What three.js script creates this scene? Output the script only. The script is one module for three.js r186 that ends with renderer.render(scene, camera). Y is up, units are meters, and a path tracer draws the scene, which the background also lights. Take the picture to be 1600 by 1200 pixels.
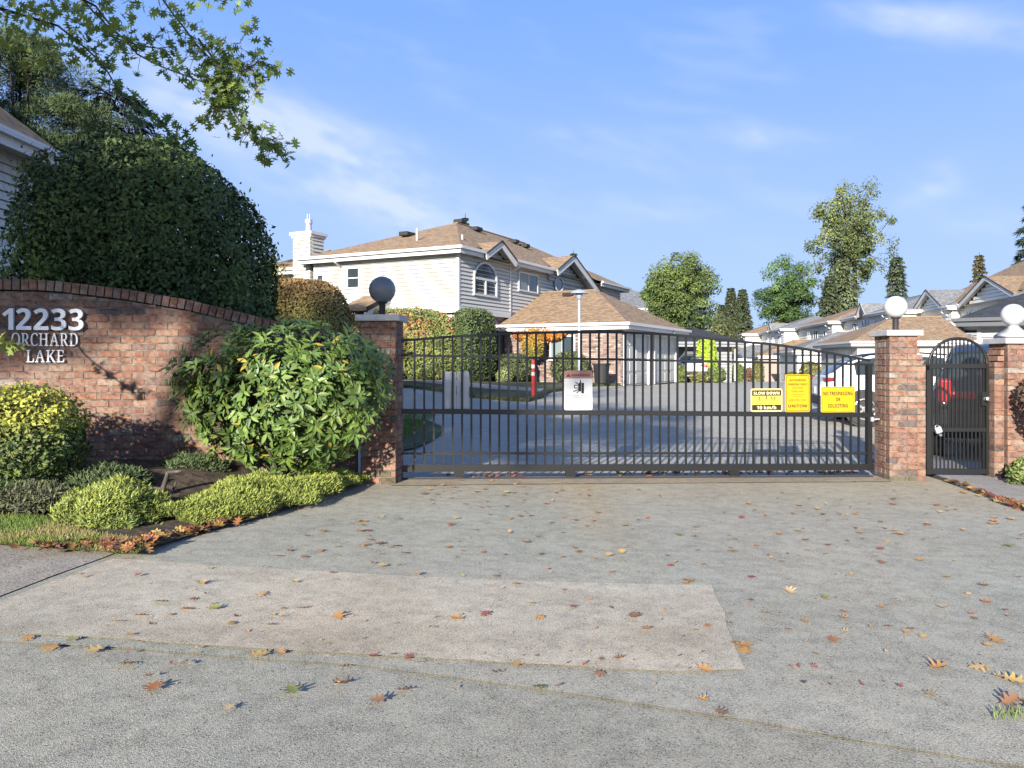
import * as THREE from 'three';
import { mergeGeometries } from 'three/addons/utils/BufferGeometryUtils.js';
import { TessellateModifier } from 'three/addons/modifiers/TessellateModifier.js';
import { TextGeometry } from 'three/addons/geometries/TextGeometry.js';
import { FontLoader } from 'three/addons/loaders/FontLoader.js';
import { RoundedBoxGeometry } from 'three/addons/geometries/RoundedBoxGeometry.js';

// ---------------------------------------------------------------- camera, sky, sun, exposure
const W = 1600, H = 1200, F = 1230, HY = 565, EYE = 1.28;
const scene = new THREE.Scene();
const camera = new THREE.PerspectiveCamera(2 * Math.atan(H / 2 / F) * 180 / Math.PI, W / H, 0.05, 900);
camera.position.set(0, EYE, 0); camera.lookAt(0, EYE, -10);
camera.setViewOffset(W, H, 0, H / 2 - HY, W, H);
camera.updateProjectionMatrix(); scene.add(camera);
const renderer = new THREE.WebGLRenderer({ antialias: true });
renderer.setSize(1024, 768);
renderer.toneMapping = THREE.LinearToneMapping;
renderer.toneMappingExposure = 2.2;
renderer.shadowMap.enabled = true; renderer.shadowMap.type = THREE.PCFSoftShadowMap;

const SUN_EL = 21.5 * Math.PI / 180, SUN_DIR = new THREE.Vector3(-0.38 * Math.cos(SUN_EL), Math.sin(SUN_EL), 0.925 * Math.cos(SUN_EL)).normalize();
const sun = new THREE.DirectionalLight(new THREE.Color().setRGB(1, 0.925, 0.82), 5);
sun.position.copy(SUN_DIR).multiplyScalar(120); sun.target.position.set(0, 0, -30);
sun.castShadow = true; sun.shadow.mapSize.set(4096, 4096);
Object.assign(sun.shadow.camera, { left: -70, right: 70, top: 60, bottom: -60, near: 1, far: 320 });
sun.shadow.bias = -0.0004; sun.shadow.radius = 1.6;
scene.add(sun, sun.target);

// ---------------------------------------------------------------- random numbers and noise
function rng(seed) { let a = seed >>> 0; return () => { a = (a + 0x6D2B79F5) | 0; let t = Math.imul(a ^ (a >>> 15), 1 | a); t = (t + Math.imul(t ^ (t >>> 7), 61 | t)) ^ t; return ((t ^ (t >>> 14)) >>> 0) / 4294967296; }; }
const hash = (x, y, z, s) => { let h = Math.imul(x, 374761393) ^ Math.imul(y, 668265263) ^ Math.imul(z, 2147483647 - 1234567) ^ Math.imul(s, 1274126177); h = Math.imul(h ^ (h >>> 13), 1274126177); return ((h ^ (h >>> 16)) >>> 0) / 4294967296; };
const sm = (t) => t * t * (3 - 2 * t), clamp = (x, a, b) => Math.min(b, Math.max(a, x)), lerp = (a, b, t) => a + (b - a) * t;
const sstep = (a, b, x) => sm(clamp((x - a) / (b - a), 0, 1));
function noise3(x, y, z, s = 0, per = 0) {
  const xi = Math.floor(x), yi = Math.floor(y), zi = Math.floor(z), u = sm(x - xi), v = sm(y - yi), w = sm(z - zi);
  const m = (k) => per ? ((k % per) + per) % per : k;
  const h = (a, b, c) => hash(m(xi + a), m(yi + b), zi + c, s);
  const l = (c) => lerp(lerp(h(0, 0, c), h(1, 0, c), u), lerp(h(0, 1, c), h(1, 1, c), u), v);
  return lerp(l(0), l(1), w);
}
function fbm(x, y, z = 0, oct = 4, s = 0, per = 0) { let f = 0, a = 0.5, n = 0; for (let i = 0; i < oct; i++) { f += a * noise3(x, y, z, s + i * 17, per); n += a; a *= 0.5; x *= 2; y *= 2; z *= 2; per *= 2; } return f / n; }

// ---------------------------------------------------------------- sky: air and thin cirrus, computed
{
  const w = 2048, h = 1024, d = new Float32Array(w * h * 4), K = 1.15 / 2.2;
  const wisps = [ // azimuth, elevation of the middle (degrees), half length, half width, tilt, strength
    [-14, 14.8, 9.5, 2.3, -0.30, 0.85], [-9, 10.8, 8, 1.8, -0.26, 0.6], [-3, 8.5, 8, 1.3, -0.25, 0.35], [26.5, 21.3, 4.2, 0.9, -0.22, 0.6], [32.5, 19.2, 3.5, 0.9, -0.25, 0.45], [17.5, 15.2, 3.2, 0.9, -0.15, 0.5],
    [8, 15.2, 7, 1.1, -0.18, 0.28], [28, 11.2, 2.2, 1.1, 0.5, 0.4], [31, 8.8, 4, 0.9, -0.2, 0.25], [11, 11, 5, 0.8, -0.2, 0.25], [-24, 17, 6, 2, -0.2, 0.5],
    [60, 22, 15, 3, 0.1, 0.5], [-70, 26, 18, 4, 0.15, 0.5], [120, 18, 16, 4, -0.2, 0.5], [-140, 35, 20, 5, 0.1, 0.4], [170, 28, 18, 4, 0.2, 0.45]];
  for (let j = 0; j < h; j++) for (let i = 0; i < w; i++) {
    const phi = ((i + 0.5) / w - 0.5) * 2 * Math.PI, el = ((j + 0.5) / h - 0.5) * Math.PI, ce = Math.cos(el);
    const x = Math.cos(phi) * ce, y = Math.sin(el), z = Math.sin(phi) * ce;
    const az = Math.atan2(x, -z) * 180 / Math.PI, ed = el * 180 / Math.PI;
    const t = Math.pow(clamp(y, 0, 1), 0.55);
    // horizon -> 25 degrees -> zenith
    let c = [0, 0, 0];
    const lo = [0.455, 0.63, 0.955], mid = [0.21, 0.405, 0.90], hi = [0.06, 0.14, 0.40];
    const k1 = sstep(0.0, 0.46, y), k2 = sstep(0.35, 1, y);
    for (let q = 0; q < 3; q++) c[q] = lerp(lerp(lo[q], mid[q], k1), hi[q], k2);
    const side = 0.5 + 0.5 * Math.sin((az + 20) * Math.PI / 180);       // a little paler on one side, as the air is
    for (let q = 0; q < 3; q++) c[q] *= 1;
    const cs = x * SUN_DIR.x + y * SUN_DIR.y + z * SUN_DIR.z, glow = Math.pow(Math.max(cs, 0), 6) * 0.35 + Math.pow(Math.max(cs, 0), 40) * 0.8;
    c[0] += glow; c[1] += glow * 0.93; c[2] += glow * 0.8;
    if (ed > -1) {
      const sx = az / 4.2 + ed * 0.18, sy = ed / 1.1 + az * 0.12;
      const n = fbm(sx * 0.9, sy * 0.75, 3.1, 5, 5), f = fbm(sx * 3.2, sy * 1.6, 7.7, 4, 9);
      let cl = sstep(0.5, 0.85, n) * 0.17 * sstep(0, 8, ed);
      for (const [a0, e0, la, lw, tilt, st] of wisps) {
        let da = az - a0; if (da > 180) da -= 360; if (da < -180) da += 360;
        const ca = Math.cos(tilt), sa = Math.sin(tilt), p = (da * ca + (ed - e0) * sa) / la, q = (-da * sa + (ed - e0) * ca) / lw;
        const r = p * p + q * q; if (r > 6) continue;
        cl += st * Math.exp(-r * 1.1) * (0.25 + 1.25 * sstep(0.3, 0.75, 0.55 * n + 0.45 * f));
      }
      cl = clamp(cl, 0, 0.85);
      const cc = [0.72, 0.79, 0.985];
      for (let q = 0; q < 3; q++) c[q] = lerp(c[q], cc[q] * 1.02 + (glow * 0.5), cl * 0.75);
    } else for (let q = 0; q < 3; q++) c[q] = [0.30, 0.31, 0.30][q];
    const o = (j * w + i) * 4; d[o] = c[0] * K; d[o + 1] = c[1] * K; d[o + 2] = c[2] * K; d[o + 3] = 1;
  }
  const sky = new THREE.DataTexture(d, w, h, THREE.RGBAFormat, THREE.FloatType);
  sky.mapping = THREE.EquirectangularReflectionMapping; sky.magFilter = THREE.LinearFilter; sky.minFilter = THREE.LinearFilter; sky.needsUpdate = true;
  scene.background = sky; scene.environment = sky;
}

// ---------------------------------------------------------------- helpers
const V = (x, y, z) => new THREE.Vector3(x, y, z);
const G = (x, z) => { const d = -z; return 0.021 - 0.019 * clamp(x, -5, 7) + 0.34 * sstep(11, 31, d) * (1 - 0.75 * sstep(6, 18, x)) - 0.85 * sstep(40, 95, d); };
const at = (px, py, d) => V((px - 800) / F * d, EYE - (py - HY) / F * d, -d);
const gp = (px, py) => { let d = F * EYE / (py - HY); for (let i = 0; i < 40; i++) { const x = (px - 800) / F * d; d = lerp(d, clamp(F * (EYE - G(x, -d)) / (py - HY), 0.5, 150), 0.6); } return V((px - 800) / F * d, EYE - (py - HY) / F * d, -d); };
const onPlane = (px, py, p, n) => { const r = V((px - 800) / F, -(py - HY) / F, -1), o = V(0, EYE, 0); const t = p.clone().sub(o).dot(n) / r.dot(n); return o.add(r.multiplyScalar(t)); };
const taken = {};
const numbered = (n) => { const k = (taken[n] = (taken[n] ?? -1) + 1); return k ? n + '_' + String(k).padStart(3, '0') : n; };
function tag(o, label, category, group) { if (label) o.userData.label = label; if (category) o.userData.category = category; if (group) o.userData.group = group; return o; }
function mesh(name, geo, mat, parent) { const m = new THREE.Mesh(geo, mat); m.name = name; m.castShadow = m.receiveShadow = true; if (parent) parent.add(m); return m; }
function thing(name, label, category, pos, turn = 0, group) { const o = new THREE.Group(); o.name = numbered(name); if (pos) o.position.copy(pos); o.rotation.y = turn; scene.add(o); return tag(o, label, category, group); }
function top(name, geo, mat, label, category, group) { const m = mesh(numbered(name), geo, mat, scene); return tag(m, label, category, group); }
const merge = (list) => mergeGeometries(list.map((g) => { const n = g.index ? g.toNonIndexed() : g; for (const k of Object.keys(n.attributes)) if (!['position', 'normal', 'uv'].includes(k)) n.deleteAttribute(k); return n; }));
const box = (w, h, d, x = 0, y = 0, z = 0) => new THREE.BoxGeometry(w, h, d).translate(x, y, z);
const cyl = (r1, r2, h, x = 0, y = 0, z = 0, n = 16) => new THREE.CylinderGeometry(r1, r2, h, n).translate(x, y, z);
const ball = (r, x, y, z, a = 24, b = 16) => new THREE.SphereGeometry(r, a, b).translate(x, y, z);
function beam(p, q, w, h) { const d = q.clone().sub(p), L = d.length(); const g = new THREE.BoxGeometry(L, h, w); const X = d.normalize(), Zp = V(0, 1, 0).cross(X); if (Zp.lengthSq() < 1e-6) Zp.set(0, 0, 1); const Zv = X.clone().cross(V(0, 1, 0)).normalize(), Yv = Zv.clone().cross(X); g.applyMatrix4(new THREE.Matrix4().makeBasis(X, Yv, Zv).setPosition(p.clone().add(q).multiplyScalar(0.5))); return g; }
function puv(geo, s = 1) { // uv in metres from the main direction of each face
  const g = geo.index ? geo.toNonIndexed() : geo; const p = g.attributes.position, uv = new Float32Array(p.count * 2), a = V(), b = V(), c = V();
  for (let i = 0; i < p.count; i += 3) { a.fromBufferAttribute(p, i); b.fromBufferAttribute(p, i + 1); c.fromBufferAttribute(p, i + 2); const n = b.clone().sub(a).cross(c.clone().sub(a)); const ax = Math.abs(n.x), ay = Math.abs(n.y), az = Math.abs(n.z);
    [a, b, c].forEach((v, k) => { const o = (i + k) * 2; if (ay >= ax && ay >= az) { uv[o] = v.x * s; uv[o + 1] = -v.z * s; } else if (ax >= az) { uv[o] = v.z * s; uv[o + 1] = v.y * s; } else { uv[o] = v.x * s; uv[o + 1] = v.y * s; } }); }
  g.setAttribute('uv', new THREE.BufferAttribute(uv, 2)); return g;
}
function poly(pts) { // flat polygon, uv in metres along its own slope
  const n = V(); for (let i = 1; i < pts.length - 1; i++) n.add(pts[i].clone().sub(pts[0]).cross(pts[i + 1].clone().sub(pts[0]))); n.normalize();
  let h = V(0, 1, 0).cross(n); if (h.lengthSq() < 1e-6) h = V(1, 0, 0); h.normalize(); const s = n.clone().cross(h);
  const P = [], U = [], N = []; for (let i = 1; i < pts.length - 1; i++) for (const p of [pts[0], pts[i], pts[i + 1]]) { P.push(p.x, p.y, p.z); U.push(p.dot(h), p.dot(s)); N.push(n.x, n.y, n.z); }
  const g = new THREE.BufferGeometry(); g.setAttribute('position', new THREE.Float32BufferAttribute(P, 3)); g.setAttribute('normal', new THREE.Float32BufferAttribute(N, 3)); g.setAttribute('uv', new THREE.Float32BufferAttribute(U, 2)); return g;
}

function polyC(pts) { // the same for an outline with notches
  const n = V(); for (let i = 0; i < pts.length; i++) { const a = pts[i], b = pts[(i + 1) % pts.length]; n.add(V((a.y - b.y) * (a.z + b.z), (a.z - b.z) * (a.x + b.x), (a.x - b.x) * (a.y + b.y))); } n.normalize(); if (n.y < 0) { n.negate(); pts = pts.slice().reverse(); }
  let h = V(0, 1, 0).cross(n); if (h.lengthSq() < 1e-6) h = V(1, 0, 0); h.normalize(); const s = n.clone().cross(h), q = pts.map((p) => new THREE.Vector2(p.dot(h), p.dot(s))), P = [], U = [], N = [];
  for (const f of THREE.ShapeUtils.triangulateShape(q, [])) for (const i of f) { P.push(pts[i].x, pts[i].y, pts[i].z); U.push(q[i].x, q[i].y); N.push(n.x, n.y, n.z); }
  const g = new THREE.BufferGeometry(); g.setAttribute('position', new THREE.Float32BufferAttribute(P, 3)); g.setAttribute('normal', new THREE.Float32BufferAttribute(N, 3)); g.setAttribute('uv', new THREE.Float32BufferAttribute(U, 2)); return g;
}

// ---------------------------------------------------------------- textures
function tex(size, fn, srgb = true) { const d = new Uint8Array(size * size * 4); for (let j = 0; j < size; j++) for (let i = 0; i < size; i++) { const c = fn(i / size, j / size, i, j), o = (j * size + i) * 4; for (let q = 0; q < 3; q++) d[o + q] = clamp(Math.round((c[q] ?? c[0]) * 255), 0, 255); d[o + 3] = 255; }
  const t = new THREE.DataTexture(d, size, size); t.wrapS = t.wrapT = THREE.RepeatWrapping; t.magFilter = THREE.LinearFilter; t.minFilter = THREE.LinearMipmapLinearFilter; t.generateMipmaps = true; if (srgb) t.colorSpace = THREE.SRGBColorSpace; t.needsUpdate = true; return t; }
const rep = (t, m) => { const c = t.clone(); c.repeat.set(1 / m, 1 / m); c.needsUpdate = true; return c; };
const grit = tex(1024, (u, v, i, j) => { // small stones in a binder
  const a = hash(i >> 1, j >> 1, 1, 3), b = hash(i, j, 2, 5), c = hash((i + 1) >> 2, (j + 2) >> 2, 4, 7), f = fbm(u * 24, v * 24, 0, 3, 3, 24);
  let k = 0.86 + (a - 0.5) * 0.34 + (b - 0.5) * 0.2 + (f - 0.5) * 0.22; if (c > 0.97) k += 0.15; if (c < 0.018) k -= 0.28; if (a > 0.97) k += 0.22; if (a < 0.02) k -= 0.2;
  const tint = hash(i >> 2, j >> 2, 9, 11) - 0.5; return [k + tint * 0.05, k, k - tint * 0.05]; });
const gritBump = tex(512, (u, v, i, j) => { const a = hash(i, j, 1, 3), c = hash(i >> 1, j >> 1, 4, 7); return [0.5 + (a - 0.5) * 0.5 + (c - 0.5) * 0.5]; }, false);
const brickTex = tex(1024, (u, v, i, j) => {
  const f = fbm(u * 30, v * 30, 0, 4, 21, 30), g = fbm(u * 12, v * 16, 2, 4, 31, 12), s = hash(i, j, 3, 3), p = fbm(u * 46, v * 46, 5, 3, 41, 46);
  let k = 0.80 + (f - 0.5) * 0.36 + (s - 0.5) * 0.12; let c = [k, k * (0.96 + (p - 0.5) * 0.2), k * (0.94 + (p - 0.5) * 0.25)];
  const w = sstep(0.52, 0.63, g) * sstep(0.35, 0.6, p); c = c.map((x, q) => lerp(x, [1.12, 1.26, 1.3][q] * 0.74, w * 0.85)); const dk = sstep(0.36, 0.26, g) * 0.45; return c.map((x) => x * (1 - dk * 0.45)); });
const brickBump = tex(512, (u, v, i, j) => [0.5 + (fbm(u * 40, v * 40, 0, 3, 21, 40) - 0.5) * 0.8 + (hash(i, j, 1, 1) - 0.5) * 0.25], false);
const shingleTex = tex(1024, (u, v, i, j) => { // 2.4 m: 16 courses of tabs
  const row = Math.floor(v * 16), fv = v * 16 - row, sh = hash(row, 3, 1, 1), nu = 12, uu = (u * nu + sh * 3) % nu, col = Math.floor(uu), fu = uu - col;
  let k = 0.82 + (hash(col, row, 2, 7) - 0.5) * 0.2 + (hash(i, j, 1, 9) - 0.5) * 0.2 + (fbm(u * 20, v * 20, 1, 3, 2, 20) - 0.5) * 0.2; if (fv < 0.1) k *= 0.62; if (fu < 0.04) k *= 0.8;
  const tnt = (hash(col, row, 5, 3) - 0.5) * 0.08; return [k + tnt, k, k - tnt]; });
const speck = tex(512, (u, v, i, j) => { const k = 0.9 + (fbm(u * 8, v * 8, 0, 4, 51, 8) - 0.5) * 0.16 + (hash(i, j, 1, 2) - 0.5) * 0.04; return [k]; });
const streak = tex(512, (u, v, i, j) => { const k = 0.93 + (fbm(u * 24, v * 3, 0, 4, 61, 3) - 0.5) * 0.14 + (hash(i, j, 1, 2) - 0.5) * 0.03; return [k, k, k * 0.985]; });
const barkTex = tex(512, (u, v, i, j) => { const k = 0.6 + (fbm(u * 28, v * 6, 0, 4, 71, 2) - 0.5) * 1.0 + (hash(i, j, 1, 2) - 0.5) * 0.1; return [k]; });
const soilTex = tex(512, (u, v, i, j) => { const k = 0.65 + (fbm(u * 16, v * 16, 0, 5, 81, 16) - 0.5) * 0.7 + (hash(i, j, 1, 2) - 0.5) * 0.25; return [k * 1.02, k, k * 0.97]; });

// ---------------------------------------------------------------- materials
const lin = (r, g, b) => new THREE.Color().setRGB(r, g, b);
const std = (r, g, b, rough = 0.8, o = {}) => new THREE.MeshStandardMaterial({ color: lin(r, g, b), roughness: rough, side: THREE.DoubleSide, ...o });
const M = {
  white: std(0.66, 0.655, 0.63, 0.55, { map: rep(streak, 1.7) }), trim: std(0.70, 0.70, 0.69, 0.5, { map: rep(speck, 2) }), dim: std(0.34, 0.35, 0.36, 0.6, { map: rep(speck, 2) }),
  siding: std(0.56, 0.56, 0.53, 0.6, { map: rep(streak, 1.9) }), sidingGrey: std(0.50, 0.50, 0.51, 0.6, { map: rep(streak, 1.9) }), sidingPale: std(0.84, 0.83, 0.80, 0.6, { map: rep(streak, 2.1) }),
  soffit: std(0.42, 0.40, 0.36, 0.8), glass: new THREE.MeshPhysicalMaterial({ color: lin(0.03, 0.042, 0.045), roughness: 0.05, metalness: 0, specularIntensity: 1, ior: 1.7, side: THREE.DoubleSide }),
  curtain: std(0.16, 0.2, 0.2, 0.35), roofTan: std(0.45, 0.305, 0.18, 0.92, { map: rep(shingleTex, 2.4), bumpMap: rep(shingleTex, 2.4), bumpScale: 0.012 }),
  roofGrey: std(0.31, 0.32, 0.32, 0.92, { map: rep(shingleTex, 2.4), bumpMap: rep(shingleTex, 2.4), bumpScale: 0.012 }), roofDark: std(0.045, 0.052, 0.065, 0.9, { map: rep(shingleTex, 2.4) }),
  black: std(0.0125, 0.013, 0.0122, 0.45, { map: rep(speck, 0.7) }), blackMatt: std(0.02, 0.02, 0.021, 0.7), steel: std(0.6, 0.6, 0.6, 0.25, { metalness: 0.9 }), galv: std(0.42, 0.46, 0.5, 0.45, { metalness: 0.35 }),
  mortar: std(0.36, 0.32, 0.27, 0.95, { map: rep(soilTex, 0.6), bumpMap: rep(gritBump, 0.4), bumpScale: 0.002 }), concrete: std(0.44, 0.405, 0.36, 0.9, { map: rep(grit, 1.6), bumpMap: rep(gritBump, 0.9), bumpScale: 0.0016 }),
  capstone: std(0.50, 0.50, 0.50, 0.8, { map: rep(speck, 0.6) }), bark: std(0.11, 0.085, 0.065, 0.95, { map: rep(barkTex, 0.8), bumpMap: rep(barkTex, 0.8), bumpScale: 0.02 }), twig: std(0.09, 0.07, 0.05, 0.9),
  soffitPale: std(0.55, 0.55, 0.56, 0.7),
  wood: std(0.30, 0.26, 0.215, 0.9, { map: rep(barkTex, 0.5) }), soil: std(0.21, 0.165, 0.12, 0.98, { map: rep(soilTex, 0.7), bumpMap: rep(soilTex, 0.7), bumpScale: 0.03, vertexColors: true }),
};
// ---------------------------------------------------------------- ground
function sheet(name, pts, mat, lift, o = {}) { // pts: THREE.Vector3 outline, seen from above; follows the ground
  const sh = new THREE.Shape(pts.map((p) => new THREE.Vector2(p.x, -p.z)));
  let g = new THREE.ShapeGeometry(sh); g = new TessellateModifier(o.edge ?? 0.6, o.iter ?? 12).modify(g.toNonIndexed());
  const p = g.attributes.position, n = p.count, P = new Float32Array(n * 3), U = new Float32Array(n * 2), C = new Float32Array(n * 3), c = new THREE.Color();
  for (let i = 0; i < n; i++) { const x = p.getX(i), z = -p.getY(i), y = G(x, z) + lift + (o.bump ? o.bump(x, z) : 0); P.set([x, y, z], i * 3); U.set([x, -z], i * 2); const t = o.tint ? o.tint(x, z) : [1, 1, 1]; C.set(t, i * 3); }
  let q = new THREE.BufferGeometry(); q.setAttribute('position', new THREE.BufferAttribute(P, 3)); q.setAttribute('uv', new THREE.BufferAttribute(U, 2)); q.setAttribute('color', new THREE.BufferAttribute(C, 3)); q.computeVertexNormals();
  if (o.kerb) { // upright rim round the outline
    const K = []; for (let i = 0; i < pts.length; i++) { const a = pts[i], b = pts[(i + 1) % pts.length], m = Math.max(1, Math.ceil(a.distanceTo(b) / 1.2)); for (let k = 0; k < m; k++) { const u = a.clone().lerp(b, k / m), v = a.clone().lerp(b, (k + 1) / m); K.push(poly([V(u.x, G(u.x, u.z) - 0.1, u.z), V(v.x, G(v.x, v.z) - 0.1, v.z), V(v.x, G(v.x, v.z) + lift, v.z), V(u.x, G(u.x, u.z) + lift, u.z)])); } }
    const km = mergeGeometries(K); km.setAttribute('color', new THREE.BufferAttribute(new Float32Array(km.attributes.position.count * 3).fill(o.kerb), 3)); q = mergeGeometries([q.toNonIndexed ? (q.index ? q.toNonIndexed() : q) : q, km]);
  }
  const m = mesh(numbered(name), q, mat, o.parent ?? scene); if (!o.parent) m.userData.kind = 'structure'; if (o.label) m.userData.label = o.label; return m;
}
const mottle = (x, z, s, a) => { const k = 1 + (fbm(x * s, z * s, 0.3, 4, 101) - 0.5) * a, t = (fbm(x * s * 0.7 + 9, z * s * 0.7, 1.3, 3, 131) - 0.5) * a * 0.35; return [k * (1 + t), k, k * (1 - t)]; };
const asphalt = (r, g, b, m = 1.7) => new THREE.MeshStandardMaterial({ color: lin(r, g, b), roughness: 0.92, side: THREE.DoubleSide, map: rep(grit, m), bumpMap: rep(gritBump, m * 0.45), bumpScale: 0.0022, vertexColors: true });
M.driveway = asphalt(0.47, 0.443, 0.35); M.street = asphalt(0.425, 0.408, 0.325); M.compound = asphalt(0.50, 0.475, 0.40); M.slab = asphalt(0.63, 0.555, 0.42, 1.5); M.aggregate = asphalt(0.40, 0.37, 0.315, 3.4);
M.path = asphalt(0.42, 0.39, 0.345, 2.6); M.lawn = std(0.115, 0.14, 0.05, 0.98, { map: rep(soilTex, 0.9), vertexColors: true }); M.grit = asphalt(0.42, 0.34, 0.23, 1.6);
{ // open ground out to the horizon
  const n = 150, P = [], U = [], C = [], I = []; const f = (t) => Math.sign(t) * Math.pow(Math.abs(t), 2.1) * 700;
  for (let j = 0; j <= n; j++) for (let i = 0; i <= n; i++) { const x = f(i / n * 2 - 1), z = -20 + f(j / n * 2 - 1); P.push(x, G(x, z) - 0.07, z); U.push(x, -z); C.push(...mottle(x, z, 0.3, 0.7)); }
  for (let j = 0; j < n; j++) for (let i = 0; i < n; i++) { const a = j * (n + 1) + i; I.push(a, a + n + 1, a + 1, a + 1, a + n + 1, a + n + 2); }
  const g = new THREE.BufferGeometry(); g.setAttribute('position', new THREE.Float32BufferAttribute(P, 3)); g.setAttribute('uv', new THREE.Float32BufferAttribute(U, 2)); g.setAttribute('color', new THREE.Float32BufferAttribute(C, 3)); g.setIndex(I); g.computeVertexNormals();
  mesh('ground', g, M.lawn, scene).userData.kind = 'structure';
}
const GA = V(-1.10, 0, -8.2), GB = V(4.15, 0, -9.06), GX = GB.clone().sub(GA).normalize(), GN = V(-GX.z, 0, GX.x), GLEN = GA.distanceTo(GB), GYAW = Math.atan2(-GX.z, GX.x);
const gateY = (s) => G(GA.x + GX.x * s, GA.z + GX.z * s);
const W2 = (list) => list.map(([a, b]) => gp(a, b));
const ragged = (pts, amp = 0.02) => { const o = []; pts.forEach((a, i) => { const b = pts[(i + 1) % pts.length], n = Math.max(1, Math.ceil(a.distanceTo(b) / 0.12)); for (let k = 0; k < n; k++) { const p = a.clone().lerp(b, k / n); p.x += (fbm(p.x * 4, p.z * 4, 1, 3, 61) - 0.5) * amp * 2; p.z += (fbm(p.x * 4, p.z * 4, 5, 3, 67) - 0.5) * amp * 2; o.push(p); } }); return o; };
const XZ = (list) => list.map(([x, z]) => V(x, 0, z));
sheet('street', [...XZ([[-40, 9], [40, 9], [40, -1.6]]), ...W2([[1750, 1180], [1600, 1170], [1350, 1130], [1180, 1100], [1010, 1075], [860, 1054], [700, 1032], [560, 1018], [400, 1008], [200, 992], [0, 982], [-300, 962]]), ...XZ([[-14, -4.6], [-40, -6]])], M.street, -0.004, { edge: 0.45, tint: (x, z) => mottle(x, z, 1.1, 0.3) });
sheet('driveway', [...W2([[-300, 992], [0, 1003], [200, 1014], [400, 1030], [560, 1040], [700, 1058], [860, 1080], [1010, 1102], [1180, 1128], [1350, 1160], [1600, 1200], [1750, 1215]]), ...XZ([[9, -2.1], [9, -7.4]]), ...W2([[1600, 800], [1470, 751]]), ...XZ([[4.9, -9.4], [4.15, -9.06], [-1.1, -8.2], [-1.7, -8.1]]), ...W2([[548, 757], [500, 745], [440, 775], [370, 795], [290, 818], [220, 840], [190, 860], [130, 884], [-60, 955]])], M.driveway, 0.004, { edge: 0.3, tint: (x, z) => {
  const m = mottle(x, z, 1.5, 0.22); const dirt = sstep(-6.2, -8.2, z) * (0.35 + 0.65 * fbm(x * 2.2, z * 2.2, 3, 3, 7)); const tr = Math.exp(-Math.pow((x - 0.75 - 0.08 * z * 0.1) / 0.22, 2)) * sstep(-3.8, -6.5, z) * 0.6; const k = clamp(dirt * 0.75 + tr, 0, 1);
  const gr = 0.5 * sstep(0.45, 0.7, fbm(x * 0.5, z * 0.5, 8, 3, 77)); return [m[0] * lerp(1, 1.06, k) * (1 - gr * 0.05), m[1] * lerp(1, 0.93, k) * (1 + gr * 0.02), m[2] * lerp(1, 0.72, k)]; } });
sheet('concrete_apron', ragged(W2([[175, 876], [330, 886], [600, 902], [900, 913], [1113, 918], [1140, 985], [1160, 1049], [1050, 1052], [900, 1046], [700, 1035], [560, 1026], [400, 1017], [200, 1003], [0, 993], [-120, 984], [-60, 962], [0, 942], [100, 906]])), M.slab, 0.013, { edge: 0.2, tint: (x, z) => { const m = mottle(x, z, 1.6, 0.3), k = sstep(0.5, 0.75, fbm(x * 1.3, z * 3.1, 4, 4, 33)) * 0.16; return m.map((v, q) => v * (1 - k * [0.9, 1, 1.15][q])); } });
sheet('sidewalk', [...W2([[160, 874], [80, 903], [-10, 938], [-200, 975]]), ...XZ([[-12, -4.4], [-12, -6.9]]), ...W2([[-300, 840], [0, 848], [90, 854], [190, 862]])], M.aggregate, 0.010, { edge: 0.3, tint: (x, z) => mottle(x, z, 1.8, 0.4) });
// sandy strip that the gate rolls along, and the steel rail set in it
sheet('gate_strip', XZ([[-1.25, -8.18], [GA.x - 0.1, GA.z + 0.42], [0.6, -8.12], [2.4, -8.42], [4.2, -8.72], [4.35, -9.05], [4.2, -9.2], [-1.1, -8.34]]), M.grit, 0.012, { edge: 0.2, tint: (x, z) => mottle(x, z, 3, 0.5) });
sheet('footpath', [...W2([[1452, 741], [1475, 751], [1540, 772], [1600, 797]]), ...XZ([[9, -6.6], [9, -8.9], [7, -9.2], [6.2, -10.7], [4.86, -10.7], [4.8, -9.3]])], M.path, 0.03, { edge: 0.3, kerb: 0.6, tint: (x, z) => mottle(x, z, 1.6, 0.35) });
// roadway inside the gate
sheet('roadway', XZ([[-1.3, -8.3], [4.15, -9.2], [4.84, -9.3], [4.85, -10.6], [14, -10.6], [25, -40], [36, -64], [46, -120], [22, -124], [15, -60], [12, -44], [9, -41], [5.2, -33], [1.5, -33], [-4, -34], [-30, -38], [-30, -16], [-8, -17.2], [-4, -16.4], [-4, -8.9]]), M.compound, -0.004, { edge: 1.2, iter: 10, tint: (x, z) => mottle(x, z, 0.6, 0.3) });
sheet('lawn', [...W2([[560, 606], [637, 606], [693, 613], [734, 621], [786, 626], [826, 628], [848, 622], [858, 614], [930, 604]]), ...XZ([[4.5, -32.6], [3.6, -33.4], [-2, -31.2], [-9.5, -36], [-18, -36], [-14, -31]])], M.lawn, 0.1, { edge: 0.9, kerb: 1.6, tint: (x, z) => { const m = mottle(x, z, 0.8, 0.9); return [m[0] * 1.05, m[1], m[2]]; } });
sheet('walkway', W2([[560, 594], [640, 593], [700, 599], [770, 606], [850, 612], [845, 617], [760, 612.5], [690, 605], [640, 599], [560, 600]]), M.concrete, 0.107, { edge: 0.9 });
sheet('verge', [...W2([[560, 657], [640, 657], [672, 660], [690, 668], [690, 680], [672, 692], [650, 702], [600, 712]])], M.lawn, 0.03, { edge: 0.5, tint: (x, z) => mottle(x, z, 1.4, 0.9).map((k, q) => k * [1.1, 1.25, 1.0][q]) });
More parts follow.
